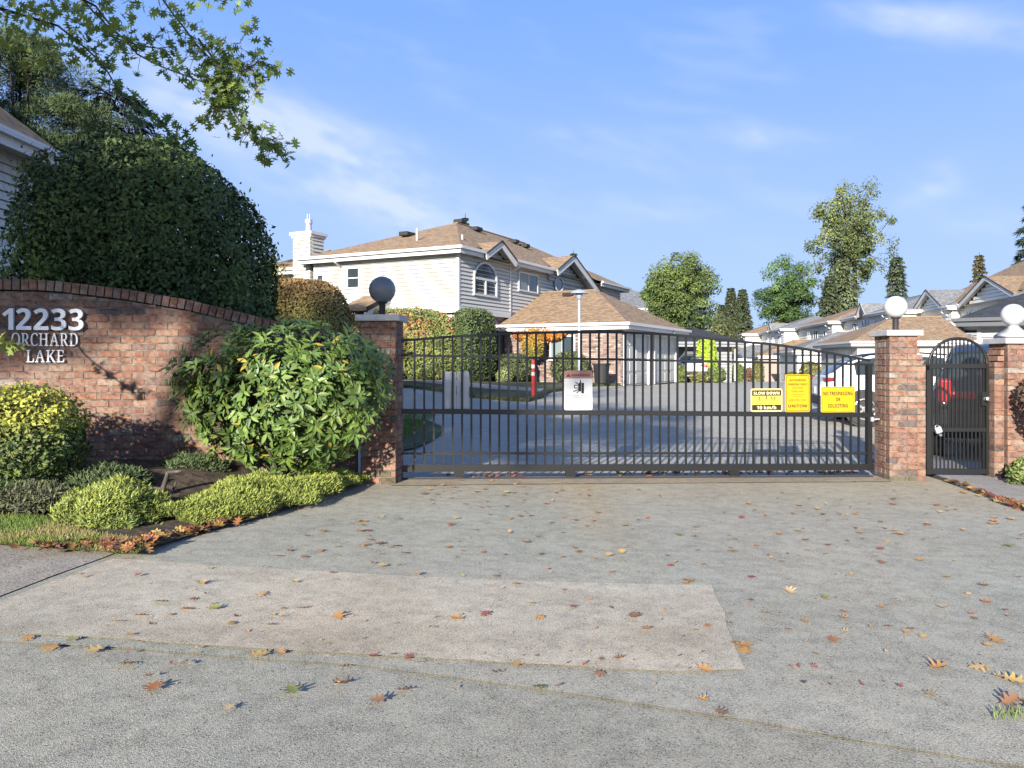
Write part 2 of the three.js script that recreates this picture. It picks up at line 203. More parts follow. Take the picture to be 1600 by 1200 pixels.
// planting bed before the brick wall: earth that rises to the wall, and a strip of mown grass beside the sidewalk
const EDGE_A = gp(276, 828), EDGE_B = gp(556, 756), EDGE_D = EDGE_B.clone().sub(EDGE_A).setY(0).normalize(), EDGE_N = V(EDGE_D.z, 0, -EDGE_D.x);
const bedRise = (x, z) => 0.2 * sstep(0.35, 1.1, (x - EDGE_A.x) * EDGE_N.x + (z - EDGE_A.z) * EDGE_N.z) * sstep(-5.9, -7.0, z) + 0.04 * (fbm(x * 1.6, z * 1.6, 0, 3, 5) - 0.4);
sheet('planting_bed', [...W2([[548, 757], [470, 792], [400, 815], [310, 838], [250, 858], [150, 846], [60, 818], [-60, 806], [-400, 800]]), ...XZ([[-9, -7.2], [-9, -6.9], [-1.5, -8.1]])], M.soil, 0.03, { edge: 0.14, iter: 14, bump: bedRise, tint: (x, z) => mottle(x, z, 2, 0.6) });
sheet('grass_strip', W2([[-400, 800], [-60, 806], [60, 818], [150, 846], [250, 858], [238, 866], [214, 877], [160, 874], [90, 868], [0, 862], [-300, 850]]), M.lawn, 0.035, { edge: 0.15, iter: 14, bump: (x, z) => 0.03 * fbm(x * 4, z * 4, 0, 3, 8), tint: (x, z) => mottle(x, z, 2.4, 1.1).map((k, q) => k * [1.5, 1.25, 1.2][q]) });

// ---------------------------------------------------------------- bricks
const BRICK_TONES = [[0.335, 0.185, 0.13], [0.385, 0.222, 0.148], [0.29, 0.162, 0.122], [0.335, 0.212, 0.162], [0.26, 0.16, 0.13], [0.40, 0.268, 0.195], [0.17, 0.12, 0.108], [0.41, 0.345, 0.295]];
const brickMats = BRICK_TONES.map(([r, g, b]) => std(r, g, b, 0.9, { map: rep(brickTex, 1), bumpMap: rep(brickBump, 0.4), bumpScale: 0.004 }));
const brickGeos = {};
function brickGeo(w, h, d, k) { // a chamfered brick, its own patch of the clay texture
  w = Math.round(w * 200) / 200; h = Math.round(h * 500) / 500; d = Math.round(d * 200) / 200; const key = [w, h, d, k].join(); if (brickGeos[key]) return brickGeos[key];
  const g = new RoundedBoxGeometry(w, h, d, 1, 0.0035), p = g.attributes.position, n = g.attributes.normal, uv = g.attributes.uv, ou = hash(k, 1, 2, 5), ov = hash(k, 4, 2, 9);
  for (let i = 0; i < p.count; i++) { const ax = Math.abs(n.getX(i)), az = Math.abs(n.getZ(i)), ay = Math.abs(n.getY(i)); const x = p.getX(i), y = p.getY(i), z = p.getZ(i); if (az >= ax && az >= ay) uv.setXY(i, x + ou, y + ov); else if (ax >= ay) uv.setXY(i, z + ou + 0.3, y + ov); else uv.setXY(i, x + ou, z + ov + 0.3); }
  return (brickGeos[key] = g);
}
const moss = std(0.15, 0.13, 0.085, 0.95, { map: rep(brickTex, 1) });
const pickTone = (r) => { const t = r(); return t < 0.28 ? 0 : t < 0.52 ? 1 : t < 0.62 ? 2 : t < 0.82 ? 3 : t < 0.88 ? 4 : t < 0.94 ? 5 : t < 0.975 ? 6 : 7; };
function layBrick(parent, w, h, d, x, y, z, r, turn = 0, name = 'brick', tone) { const m = mesh(name, brickGeo(w, h, d, Math.floor(r() * 9)), brickMats[tone ?? pickTone(r)], parent); m.position.set(x + (r() - 0.5) * 0.003, y, z + (r() - 0.5) * 0.006); m.rotation.y = turn; m.rotation.z = (r() - 0.5) * 0.006; return m; }
const CRS = 0.0685, JT = 0.0105;

// the name wall: local x runs along the wall to the right, z towards the street
const WALL_R = V(-1.56, 0, -8.02), WALL_YAW = 0.179;
const wallTop = (x) => { const k = [[-6.4, 1.86], [-5, 2.0], [-3.9, 2.06], [-3.0, 2.06], [-2.81, 2.05], [-2.23, 1.985], [-1.65, 1.89], [-0.87, 1.70], [-0.41, 1.59], [0.1, 1.49]]; for (let i = 1; i < k.length; i++) if (x <= k[i][0]) return lerp(k[i - 1][1], k[i][1], clamp((x - k[i - 1][0]) / (k[i][0] - k[i - 1][0]), 0, 1)); return 1.49; };
const wallG = thing('brick_wall', 'curved-top red brick entrance wall with pale patches and a brick coping', 'wall', WALL_R, WALL_YAW);
{
  const r = rng(11), L = 6.2, y0 = -0.05;
  const sh = new THREE.Shape(); sh.moveTo(-L, y0); sh.lineTo(-0.01, y0); for (let x = -0.01; x >= -L; x -= 0.15) sh.lineTo(x, wallTop(x) - 0.115); sh.lineTo(-L, wallTop(-L) - 0.115);
  mesh('mortar', puv(new THREE.ExtrudeGeometry(sh, { depth: 0.186, bevelEnabled: false }).translate(0, 0, -0.193)), M.mortar, wallG);
  const rest = []; let n = 0;
  for (let c = 0; c < 32; c++) { const y = y0 + c * CRS, off = (c % 2) * 0.112 + (r() - 0.5) * 0.012; for (let x = 0.1 - off; x > -L; x -= 0.215) { const a = Math.max(x - 0.215, -L), b = Math.min(x, -0.01), w = b - a - JT; if (w < 0.03) continue; const xm = (a + b) / 2 + JT / 2, t = wallTop(xm) - 0.118, h = Math.min(CRS - JT, t - y - JT * 0.7); if (h < 0.018) continue;
    const seen = xm > -3.62 && y > 0.12 && !(xm > -1.75 && xm < -0.35 && y > 0.5 && y < 1.45) && !(xm < -2.7 && y < 0.72);
    if (seen && n < 300) { layBrick(wallG, w, h, 0.1, xm, y + h / 2 + JT / 2, -0.052, r); n++; } else { const g = brickGeo(w, h, 0.1, Math.floor(r() * 9)).clone(); g.translate(xm, y + h / 2 + JT / 2, -0.052); rest.push([pickTone(r), g]); } } }
  for (let t = 0; t < 8; t++) { const l = rest.filter((q) => q[0] === t).map((q) => q[1]); if (l.length) mesh('brickwork', merge(l), brickMats[t], wallG).userData.kind = 'stuff'; }
  for (let x = -0.035; x > -L; ) { const y = wallTop(x), s = (wallTop(x + 0.05) - wallTop(x - 0.05)) / 0.1, m = layBrick(wallG, 0.066, 0.098, 0.225, x, y - 0.052, -0.1, r, 0, 'coping_brick'); m.rotation.z = Math.atan(s) + (r() - 0.5) * 0.02; x -= 0.0745 / Math.sqrt(1 + s * s); }
}
const wallN = V(Math.sin(WALL_YAW), 0, Math.cos(WALL_YAW)), wallLocal = (px, py) => { const p = onPlane(px, py, WALL_R, wallN).sub(WALL_R); return [p.x * Math.cos(WALL_YAW) - p.z * Math.sin(WALL_YAW), p.y]; };
const bold = await new FontLoader().loadAsync('fonts/droid/droid_sans_bold.typeface.json'), serif = await new FontLoader().loadAsync('fonts/droid/droid_serif_regular.typeface.json');
function lettering(group, word, font, x0, x1, y0, y1, depth, mat, part) { // px box on the wall
  const [xa, yb] = wallLocal(x0, y1), [xb, yt] = wallLocal(x1, y0); let x = 0; const list = [];
  const gm = new TextGeometry('H', { font, size: 1, depth: 0.1 }); gm.computeBoundingBox(); const capH = gm.boundingBox.max.y;
  for (const ch of word) { const g = new TextGeometry(ch, { font, size: 1, depth, curveSegments: 6, bevelEnabled: false }); g.computeBoundingBox(); list.push([g, x - g.boundingBox.min.x]); x += g.boundingBox.max.x - g.boundingBox.min.x + 0.12; }
  const sx = (xb - xa) / (x - 0.12), sy = (yt - yb) / capH;
  for (const [g, gx] of list) { g.translate(gx, 0, 0).scale(sx, sy, 1).translate(xa, yb, 0); mesh(part, g, mat, group); }
}
M.letter = std(0.72, 0.73, 0.75, 0.35, { metalness: 0.1 });
const numbers = thing('house_numbers', 'large white raised street number 12233 on the brick wall', 'house number', WALL_R.clone().addScaledVector(wallN, 0.02), WALL_YAW);
lettering(numbers, '12233', bold, 7, 133, 483.5, 515.5, 0.03, M.letter, 'digit');
const nameA = thing('name_letters', 'white serif letters spelling ORCHARD below the street number', 'lettering', WALL_R.clone().addScaledVector(wallN, 0.012), WALL_YAW);
lettering(nameA, 'ORCHARD', serif, 20, 123, 521, 540.5, 0.018, M.letter, 'letter');
const nameB = thing('name_letters', 'white serif letters spelling LAKE, the lowest line on the wall', 'lettering', WALL_R.clone().addScaledVector(wallN, 0.012), WALL_YAW);
lettering(nameB, 'LAKE', serif, 43, 102, 547, 566, 0.018, M.letter, 'letter');

// brick gate piers
function pier(label, pos, w, dp, yaw, courses, seed, o = {}) { // pos: base centre
  const t = thing('brick_pier', label, 'gate pier', pos, yaw), r = rng(seed), Ht = courses * CRS;
  const core = [box(w - 0.016, Ht + 0.1, dp - 0.016, 0, Ht / 2 - 0.05, 0)];
  const BD = 0.095;
  for (let c = 0; c < courses; c++) { const y = c * CRS + CRS / 2, h = CRS - JT;
    for (const s of [1, -1]) { let cuts = c % 2 ? [0, 0.105, w > 0.35 ? 0.315 : 0.315] : [0, 0.205]; cuts = cuts.filter((q) => w - q > 0.05); cuts.push(w); for (let i = 0; i + 1 < cuts.length; i++) { const bw = cuts[i + 1] - cuts[i] - JT; const bk = layBrick(t, bw, h, BD, (cuts[i] + cuts[i + 1]) / 2 - w / 2, y, s * (dp / 2 - BD / 2), r); if (c < 2 && r() < 0.7 - c * 0.35) bk.material = moss; } }
    const inner = dp - 2 * BD; for (const s of [1, -1]) { const cut = c % 2 ? inner * 0.5 : inner; for (let a = 0; a < inner - 0.01; a += cut) layBrick(t, BD, h, cut - JT, s * (w / 2 - BD / 2), y, -inner / 2 + a + cut / 2, r); } }
  for (const st of o.stubs ?? []) { // narrow brick nib beside the pier, stepped off at its top
    for (let c = 0; c < st.n; c++) { const y = c * CRS + CRS / 2, k = c - (st.n - 3), wd = k > 0 ? st.w * (1 - 0.3 * k) : st.w; layBrick(t, wd - JT, CRS - JT, st.d, st.side * (w / 2 + wd / 2), y, st.z, r); } core.push(box(st.w * 0.94, (st.n - 3) * CRS, st.d - 0.014, st.side * (w / 2 + st.w * 0.47), (st.n - 3) * CRS / 2, st.z)); }
  mesh('mortar', puv(merge(core)), M.mortar, t);
  mesh('cap', puv(new RoundedBoxGeometry(w + 0.085, o.capH ?? 0.065, dp + 0.085, 2, 0.008).translate(0, Ht + (o.capH ?? 0.065) / 2 - 0.002, 0)), M.capstone, t);
  return Ht + (o.capH ?? 0.065);
}
const PL = V(-1.335, G(-1.33, -8.1) - 0.0, -8.1), PLtop = pier('brick gate pier joining the name wall, beneath the grey globe lamp', PL, 0.37, 0.37, -0.07, 24, 21);
const PR = V(4.24 + 0.155, G(4.4, -9) - 0.01, -8.85 - 0.17), PRtop = pier('brick gate pier between the sliding gate and the arched pedestrian gate', PR, 0.325, 0.37, 0, 24, 23, { stubs: [{ side: 1, n: 22, w: 0.11, d: 0.3, z: 0.0 }] });
const PX = V(5.83, G(5.8, -9) + 0.0, -9.16), PXtop = pier('brick gate pier at the far side of the arched gate, with a white ball finial', PX, 0.36, 0.36, 0, 23, 25, { stubs: [{ side: -1, n: 22, w: 0.12, d: 0.26, z: 0.0 }] });
// globe lamps on the piers
M.globeGrey = new THREE.MeshPhysicalMaterial({ color: lin(0.15, 0.155, 0.165), roughness: 0.4, clearcoat: 0.35, clearcoatRoughness: 0.25 }); M.globeWhite = new THREE.MeshPhysicalMaterial({ color: lin(0.52, 0.52, 0.52), roughness: 0.3, clearcoat: 0.3 });
function globe(label, base, r, post, gm, pm) { const t = thing('globe_lamp', label, 'lamp', base); const s = [[0, 0], [0.042, 0], [0.042, 0.012], [0.033, 0.016], [0.033, post - 0.012], [0.05, post - 0.008], [0.056, post + 0.012], [0, post + 0.012]].map(([a, b]) => new THREE.Vector2(a, b)); mesh('post', new THREE.LatheGeometry(s, 20), pm, t); mesh('globe', ball(r, 0, post + r * 0.97, 0, 32, 24), gm, t); return t; }
globe('dark grey globe lamp on a black post atop the pier by the name wall', PL.clone().setY(PL.y + PLtop - 0.003), 0.137, 0.135, M.globeGrey, M.blackMatt);
globe('white globe lamp on a black post atop the pier beside the sliding gate', PR.clone().setY(PR.y + PRtop - 0.003), 0.126, 0.15, M.globeWhite, M.blackMatt);
{ const t = thing('ball_finial', 'white ball finial on a flared square base atop the pier right of the arched gate', 'finial', PX.clone().setY(PX.y + PXtop - 0.003)); const s = [[0, 0], [0.2, 0], [0.2, 0.035], [0.17, 0.06], [0.1, 0.1], [0.07, 0.13], [0.05, 0.16], [0, 0.16]].map(([a, b]) => new THREE.Vector2(a, b)); mesh('base', new THREE.LatheGeometry(s, 4).rotateY(Math.PI / 4), M.capstone, t); mesh('ball', ball(0.128, 0, 0.275, 0, 32, 24), M.globeWhite, t); }

// ---------------------------------------------------------------- sliding gate
const gate = thing('sliding_gate', 'black steel sliding driveway gate of thin pickets under a shallow arched top rail', 'gate', GA, GYAW);
const topY = (s) => { const k = [[0, 1.50], [0.5, 1.545], [1.2, 1.585], [1.9, 1.60], [2.4, 1.597], [2.95, 1.575], [3.55, 1.515], [4.15, 1.47], [4.8, 1.375], [5.3, 1.29]]; for (let i = 1; i < k.length; i++) if (s <= k[i][0]) { const t = (s - k[i - 1][0]) / (k[i][0] - k[i - 1][0]); return lerp(k[i - 1][1], k[i][1], t); } return 1.29; };
const tilt = (s) => gateY(s) - gateY(0);
{
  const rail = (name, y, h, d, z = 0, a = -0.12, b = GLEN) => mesh(name, beam(V(a, y + tilt(a), z), V(b, y + tilt(b), z), d, h), M.black, gate);
  const cv = new THREE.CatmullRomCurve3([...Array(23)].map((_, i) => { const s = -0.1 + i / 22 * (GLEN + 0.06); return V(s, topY(Math.max(0, s)), 0); }));
  const g = new THREE.ExtrudeGeometry(new THREE.Shape([[-0.019, -0.013], [0.019, -0.013], [0.019, 0.013], [-0.019, 0.013]].map(([a, b]) => new THREE.Vector2(a, b))), { steps: 60, extrudePath: cv, bevelEnabled: false });
  mesh('top_rail', g, M.black, gate); rail('upper_rail', 1.345, 0.024, 0.03); rail('middle_rail', 0.765, 0.052, 0.052); rail('lower_rail', 0.325, 0.026, 0.03); rail('bottom_rail', 0.17, 0.072, 0.056);
  const nP = 52; for (let i = 0; i < nP; i++) { const s = 0.085 + i * (GLEN - 0.16) / nP, b = 0.2 + tilt(s), t = topY(s) - 0.01; mesh('picket', box(0.0195, t - b, 0.0195, s, (t + b) / 2, 0), M.black, gate); }
  mesh('end_post', box(0.055, 1.22, 0.06, GLEN - 0.05, 0.1 + tilt(GLEN) + 0.61 + 0.03, 0), M.black, gate);
  for (const s of [0.55, 1.75, 3.62]) { const y = 0.09 + tilt(s); mesh('wheel_housing', box(0.11, 0.085, 0.04, s, y + 0.035, 0.005), M.black, gate); mesh('wheel', cyl(0.04, 0.04, 0.02, 0, 0, 0, 14).rotateX(Math.PI / 2).translate(s, y - 0.005, 0), M.blackMatt, gate); }
  mesh('latch', merge([box(0.09, 0.016, 0.016, GLEN + 0.02, 0.72 + tilt(GLEN), 0.03), box(0.03, 0.05, 0.02, GLEN - 0.03, 0.72 + tilt(GLEN), 0.035)]), M.galv, gate);
  mesh('guide_rail', beam(V(-0.1, 0.055, 0), V(GLEN, 0.055 + tilt(GLEN), 0), 0.03, 0.03), M.blackMatt, gate);
}
// signs on the gate
function canvasTex(w, h, draw) { const c = document.createElement('canvas'); c.width = w; c.height = h; const x = c.getContext('2d'); draw(x, w, h); const t = new THREE.CanvasTexture(c); t.colorSpace = THREE.SRGBColorSpace; return t; }
function gateSign(name, label, x0, x1, y0, y1, draw, z = 0.016, back = false, yellow) {
  const n = GN, p0 = GA.clone().addScaledVector(n, z), a = onPlane(x0, y1, p0, n), b = onPlane(x1, y0, p0, n), w = Math.hypot(b.x - a.x, b.z - a.z), h = b.y - a.y, c = a.clone().add(b).multiplyScalar(0.5);
  const t = thing(name, label, 'sign', V(c.x, a.y, c.z), GYAW), pw = Math.round(w * 1100), ph = Math.round(h * 1100), rr = 0.02;
  const s = new THREE.Shape(); s.moveTo(-w / 2 + rr, 0); s.lineTo(w / 2 - rr, 0); s.absarc(w / 2 - rr, rr, rr, -Math.PI / 2, 0); s.lineTo(w / 2, h - rr); s.absarc(w / 2 - rr, h - rr, rr, 0, Math.PI / 2); s.lineTo(-w / 2 + rr, h); s.absarc(-w / 2 + rr, h - rr, rr, Math.PI / 2, Math.PI); s.lineTo(-w / 2, rr); s.absarc(-w / 2 + rr, rr, rr, Math.PI, 1.5 * Math.PI);
  mesh('panel', new THREE.ExtrudeGeometry(s, { depth: 0.003, bevelEnabled: false, curveSegments: 5 }), std(...(back ? [0.38, 0.40, 0.42] : yellow ? [0.45, 0.32, 0.01] : [0.6, 0.6, 0.59]), 0.4), t);
  if (draw) { const g = new THREE.ShapeGeometry(s, 5), p = g.attributes.position, uv = g.attributes.uv; for (let i = 0; i < p.count; i++) uv.setXY(i, p.getX(i) / w + 0.5, p.getY(i) / h); g.translate(0, 0, 0.0045); mesh('print', g, new THREE.MeshStandardMaterial({ map: canvasTex(pw, ph, draw), roughness: 0.6 }), t); }
  for (const q of [0.06, 0.94]) mesh('bolt', cyl(0.006, 0.006, 0.006, 0, 0, 0, 8).rotateX(Math.PI / 2).translate(0, h * q, 0.006), M.galv, t);
  return t;
}
const rrect = (c, x, y, w, h, r) => { c.beginPath(); c.moveTo(x + r, y); c.arcTo(x + w, y, x + w, y + h, r); c.arcTo(x + w, y + h, x, y + h, r); c.arcTo(x, y + h, x, y, r); c.arcTo(x, y, x + w, y, r); c.closePath(); };
const word = (c, t, x, y, size, maxW, color, font = 'bold', fam = 'sans-serif') => { c.save(); c.fillStyle = color; c.font = `${font} ${size}px ${fam}`; c.textAlign = 'center'; c.textBaseline = 'middle'; const m = c.measureText(t).width; c.translate(x, y); c.scale(maxW / m, 1); c.fillText(t, 0, 0); c.restore(); };
gateSign('warning_sign', 'white WARNING sign with a crushed-hand symbol hung on the sliding gate', 881.5, 925.5, 579, 641, (c, w, h) => {
  c.fillStyle = '#cbcac7'; c.fillRect(0, 0, w, h); c.fillStyle = '#a8786c'; c.fillRect(0, 0, w, h * 0.2); c.strokeStyle = '#c4b4ae'; c.strokeRect(w * 0.03, h * 0.2, w * 0.94, h * 0.77);
  const T = '#33100e'; c.fillStyle = T; c.beginPath(); c.moveTo(w * 0.07, h * 0.155); c.lineTo(w * 0.15, h * 0.075); c.lineTo(w * 0.23, h * 0.155); c.closePath(); c.fill(); c.fillStyle = '#a8786c'; c.fillRect(w * 0.143, h * 0.1, w * 0.014, h * 0.03); c.fillRect(w * 0.143, h * 0.137, w * 0.014, h * 0.008); word(c, 'WARNING', w * 0.58, h * 0.118, h * 0.085, w * 0.67, T);
  c.strokeStyle = c.fillStyle = '#0e0d0e'; c.fillRect(w * 0.61, h * 0.31, w * 0.09, h * 0.27); c.lineWidth = w * 0.03; const ln = (a, b, d, e) => { c.beginPath(); c.moveTo(w * a, h * b); c.lineTo(w * d, h * e); c.stroke(); };
  ln(0.57, 0.23, 0.57, 0.46); ln(0.39, 0.29, 0.53, 0.36); ln(0.32, 0.53, 0.5, 0.48); ln(0.44, 0.57, 0.54, 0.49); ln(0.35, 0.37, 0.5, 0.37); ln(0.35, 0.44, 0.5, 0.44); ln(0.36, 0.37, 0.36, 0.44); c.beginPath(); c.moveTo(w * 0.5, h * 0.33); c.lineTo(w * 0.6, h * 0.27); c.lineTo(w * 0.6, h * 0.53); c.lineTo(w * 0.5, h * 0.52); c.closePath(); c.fill();
  word(c, 'Moving Gate Can Cause', w * 0.5, h * 0.635, h * 0.038, w * 0.8, '#2a2625'); word(c, 'Serious Injury or Death.', w * 0.5, h * 0.685, h * 0.038, w * 0.78, '#2a2625'); c.fillStyle = '#8d8987'; for (let i = 0; i < 6; i++) c.fillRect(w * 0.14, h * (0.735 + i * 0.035), w * (0.55 + 0.18 * ((i * 7) % 3) / 2), h * 0.009); });
gateSign('speed_sign', 'cream and brown SLOW DOWN 10 km/h sign with children playing, on the gate', 1173, 1222, 607, 643.5, (c, w, h) => {
  c.fillStyle = '#cfc07f'; c.fillRect(0, 0, w, h); rrect(c, w * 0.035, h * 0.06, w * 0.93, h * 0.88, w * 0.02); c.fillStyle = '#c9b742'; c.fill(); c.fillStyle = '#2b1a07'; c.fillRect(w * 0.035, h * 0.07, w * 0.93, h * 0.24); c.fillRect(w * 0.035, h * 0.7, w * 0.93, h * 0.24);
  word(c, 'SLOW DOWN', w * 0.5, h * 0.2, h * 0.17, w * 0.84, '#ddd3a8'); word(c, '10 km/h', w * 0.5, h * 0.825, h * 0.2, w * 0.63, '#ddd3a8'); word(c, 'CHILDREN PLAYING', w * 0.5, h * 0.635, h * 0.09, w * 0.72, '#4d3d10', '');
  c.strokeStyle = c.fillStyle = '#150e04'; c.lineWidth = w * 0.014; const fig = (x, y, s, a) => { c.beginPath(); c.arc(x, y - s * 0.42, s * 0.13, 0, 7); c.fill(); const l = (p, q, u, v) => { c.beginPath(); c.moveTo(x + p * s, y + q * s); c.lineTo(x + u * s, y + v * s); c.stroke(); }; l(0, -0.3, a * 0.1, 0.08); l(a * 0.1, 0.08, -0.25 * a, 0.42); l(a * 0.1, 0.08, 0.35 * a, 0.36); l(0, -0.2, 0.32 * a, 0); l(0, -0.2, -0.28 * a, 0.02); };
  fig(w * 0.27, h * 0.47, h * 0.2, 1); fig(w * 0.5, h * 0.45, h * 0.24, -1); fig(w * 0.66, h * 0.46, h * 0.22, 1); fig(w * 0.75, h * 0.46, h * 0.22, 1); });
gateSign('parking_sign', 'tall yellow AUTHORIZED PARKING ONLY tow-away sign on the gate', 1226.5, 1265.5, 585, 644, (c, w, h) => {
  c.fillStyle = '#b39600'; c.fillRect(0, 0, w, h); c.strokeStyle = '#1d1602'; c.lineWidth = w * 0.02; rrect(c, w * 0.04, h * 0.03, w * 0.92, h * 0.94, w * 0.06); c.stroke(); const k = '#1a1303';
  word(c, 'AUTHORIZED', w * 0.5, h * 0.155, h * 0.075, w * 0.68, k); word(c, 'PARKING ONLY', w * 0.5, h * 0.265, h * 0.075, w * 0.78, k); word(c, 'VIOLATORS', w * 0.5, h * 0.36, h * 0.06, w * 0.44, k, ''); word(c, 'TOWED AWAY', w * 0.5, h * 0.45, h * 0.06, w * 0.52, k, ''); word(c, "AT OWNER'S EXPENSE", w * 0.5, h * 0.535, h * 0.032, w * 0.54, k, ''); word(c, '24 HOURS', w * 0.5, h * 0.59, h * 0.032, w * 0.4, k, ''); word(c, '(604) 392-1255', w * 0.5, h * 0.685, h * 0.065, w * 0.68, k, ''); word(c, 'UNiTOW', w * 0.5, h * 0.84, h * 0.11, w * 0.78, '#0f0b02'); });
gateSign('trespass_sign', 'wide yellow NO TRESPASSING OR SOLICITING sign at the latch end of the gate', 1282.5, 1335.5, 604, 644.5, (c, w, h) => {
  c.fillStyle = '#b59800'; c.fillRect(0, 0, w, h); c.strokeStyle = '#2a2004'; c.lineWidth = w * 0.008; rrect(c, w * 0.03, h * 0.04, w * 0.94, h * 0.92, w * 0.04); c.stroke(); const k = '#140802'; word(c, 'NO TRESPASSING', w * 0.5, h * 0.27, h * 0.2, w * 0.88, k); word(c, 'OR', w * 0.5, h * 0.5, h * 0.19, w * 0.14, k); word(c, 'SOLICITING', w * 0.5, h * 0.745, h * 0.2, w * 0.6, k); });
gateSign('sign_panel', 'blank pale metal sign back behind the pickets, the one nearer the name wall', 693, 712.5, 580.5, 639, null, -0.02, true); gateSign('sign_panel', 'blank pale metal sign back behind the pickets, the one farther from the name wall', 713.5, 733, 580.5, 639, null, -0.022, true);

// ---------------------------------------------------------------- pedestrian gate
{
  const x0 = 4.815, x1 = 5.565, z = -9.16, y0 = G(5.1, z) + 0.045, w = x1 - x0; const t = thing('pedestrian_gate', 'arched black steel pedestrian gate with vertical bars and a silver knob between brick piers', 'gate', V((x0 + x1) / 2, y0, z));
  const Hr = 1.29, f = 0.055, bar = (name, g) => mesh(name, g, M.black, t);
  bar('stile', box(f, Hr, 0.045, -w / 2 + f / 2, Hr / 2, 0)); bar('stile', box(f + 0.015, Hr, 0.06, w / 2 - f / 2, Hr / 2, 0)); bar('bottom_rail', box(w - 2 * f, f, 0.044, 0, f / 2 + 0.01, 0)); bar('lock_rail', box(w - 2 * f, 0.045, 0.044, 0, 0.52, 0)); bar('top_rail', box(w - 2 * f, 0.05, 0.044, 0, Hr - 0.03, 0));
  const R = w / 2 - 0.03, arc = new THREE.CatmullRomCurve3([...Array(25)].map((_, i) => { const a = Math.PI * i / 24; return V(-Math.cos(a) * R * 0.97, Hr + Math.sin(a) * 0.29, 0); })); bar('arch', new THREE.TubeGeometry(arc, 40, 0.017, 8));
  const n = 14; for (let i = 0; i < n; i++) { const x = -w / 2 + f + (i + 0.5) * (w - 2 * f) / n, yt = Hr + 0.29 * Math.sqrt(Math.max(0, 1 - (x / R) ** 2)); bar('bar', box(0.013, yt - 0.05, 0.013, x, (yt + 0.05) / 2, 0)); }
  const wires = []; for (let k = 0; k < 56; k++) { const a = -w / 2 + f, y = 0.55 + k * 0.0125; wires.push(box(w - 2 * f, 0.003, 0.003, 0, y, -0.012)); } for (let k = 0; k < 42; k++) wires.push(box(0.003, 0.7, 0.003, -w / 2 + f + (k + 0.5) * (w - 2 * f) / 42, 0.9, -0.016)); const mm = mesh('wire_mesh', merge(wires), M.blackMatt, t); mm.userData.kind = 'stuff';
  const knob = [[0, 0], [0.022, 0], [0.022, 0.006], [0.01, 0.01], [0.01, 0.03], [0.026, 0.042], [0.03, 0.055], [0.024, 0.068], [0, 0.072]].map(([a, b]) => new THREE.Vector2(a, b)); mesh('knob', new THREE.LatheGeometry(knob, 20).rotateX(Math.PI / 2).translate(w / 2 - 0.075, 0.88, 0.028), M.steel, t); mesh('lock_plate', box(0.07, 0.16, 0.012, w / 2 - 0.085, 0.88, 0.028), M.black, t);
  mesh('bolt', ball(0.016, -0.18, 0.83, 0.03, 12, 8), M.steel, t);
  const lb = thing('lock_box', 'small silver key lock box hanging at the left of the arched gate', 'lock box', V((x0 + x1) / 2 - w / 2 + 0.13, y0 + 0.49, z + 0.05)); lb.rotation.z = 0.35; mesh('case', new RoundedBoxGeometry(0.075, 0.075, 0.04, 2, 0.012).translate(0, 0.03, 0), M.galv, lb); mesh('dial', cyl(0.016, 0.016, 0.02, 0, 0, 0, 12).rotateX(Math.PI / 2).translate(0, -0.03, 0.005), M.steel, lb); mesh('shackle', new THREE.TorusGeometry(0.025, 0.005, 6, 12, Math.PI).translate(0, 0.065, 0), M.steel, lb);
  top('gate_arm', merge([cyl(0.008, 0.008, 0.13, 0, 0, 0, 8).rotateZ(-1.15).translate(4.66, y0 + 1.33, -8.79), box(0.03, 0.05, 0.02, 4.72, y0 + 1.35, -8.8)]), M.blackMatt, 'thin black stop bar sticking out of the pier beside the arched gate', 'bracket');
}
// ---------------------------------------------------------------- house kit (local axes: see each house)
// a run of lap siding on the vertical plane from p to q (outside is to the right when walking p -> q seen from above, i.e. normal = dir x up)
function siding(parent, p, q, y0, y1, mat, o = {}) {
  const dir = q.clone().sub(p), L = dir.length(); dir.normalize(); const n = V(-dir.z, 0, dir.x).multiplyScalar(o.flip ? -1 : 1), ex = o.ex ?? 0.2, N = Math.max(1, Math.round((y1 - y0) / ex)), e = (y1 - y0) / N;
  for (let k = 0; k < N; k++) { const a = y0 + k * e, b = a + e; let s0 = 0, s1 = L; if (o.clip) { const c = o.clip((a + b) / 2); if (!c) continue; s0 = Math.max(0, c[0]); s1 = Math.min(L, c[1]); if (s1 - s0 < 0.05) continue; }
    const P = (s, y, t) => p.clone().addScaledVector(dir, s).addScaledVector(n, t).setY(y); const A = P(s0, a, 0.05), B = P(s1, a, 0.05), C = P(s1, b - 0.02, 0.008), D = P(s0, b - 0.02, 0.008), A2 = P(s0, a, 0), B2 = P(s1, a, 0);
    const g = mergeGeometries([poly(o.flip ? [B, A, D, C] : [A, B, C, D]), poly([A2, B2, B, A])]); mesh('siding_board', g, mat, parent); }
}
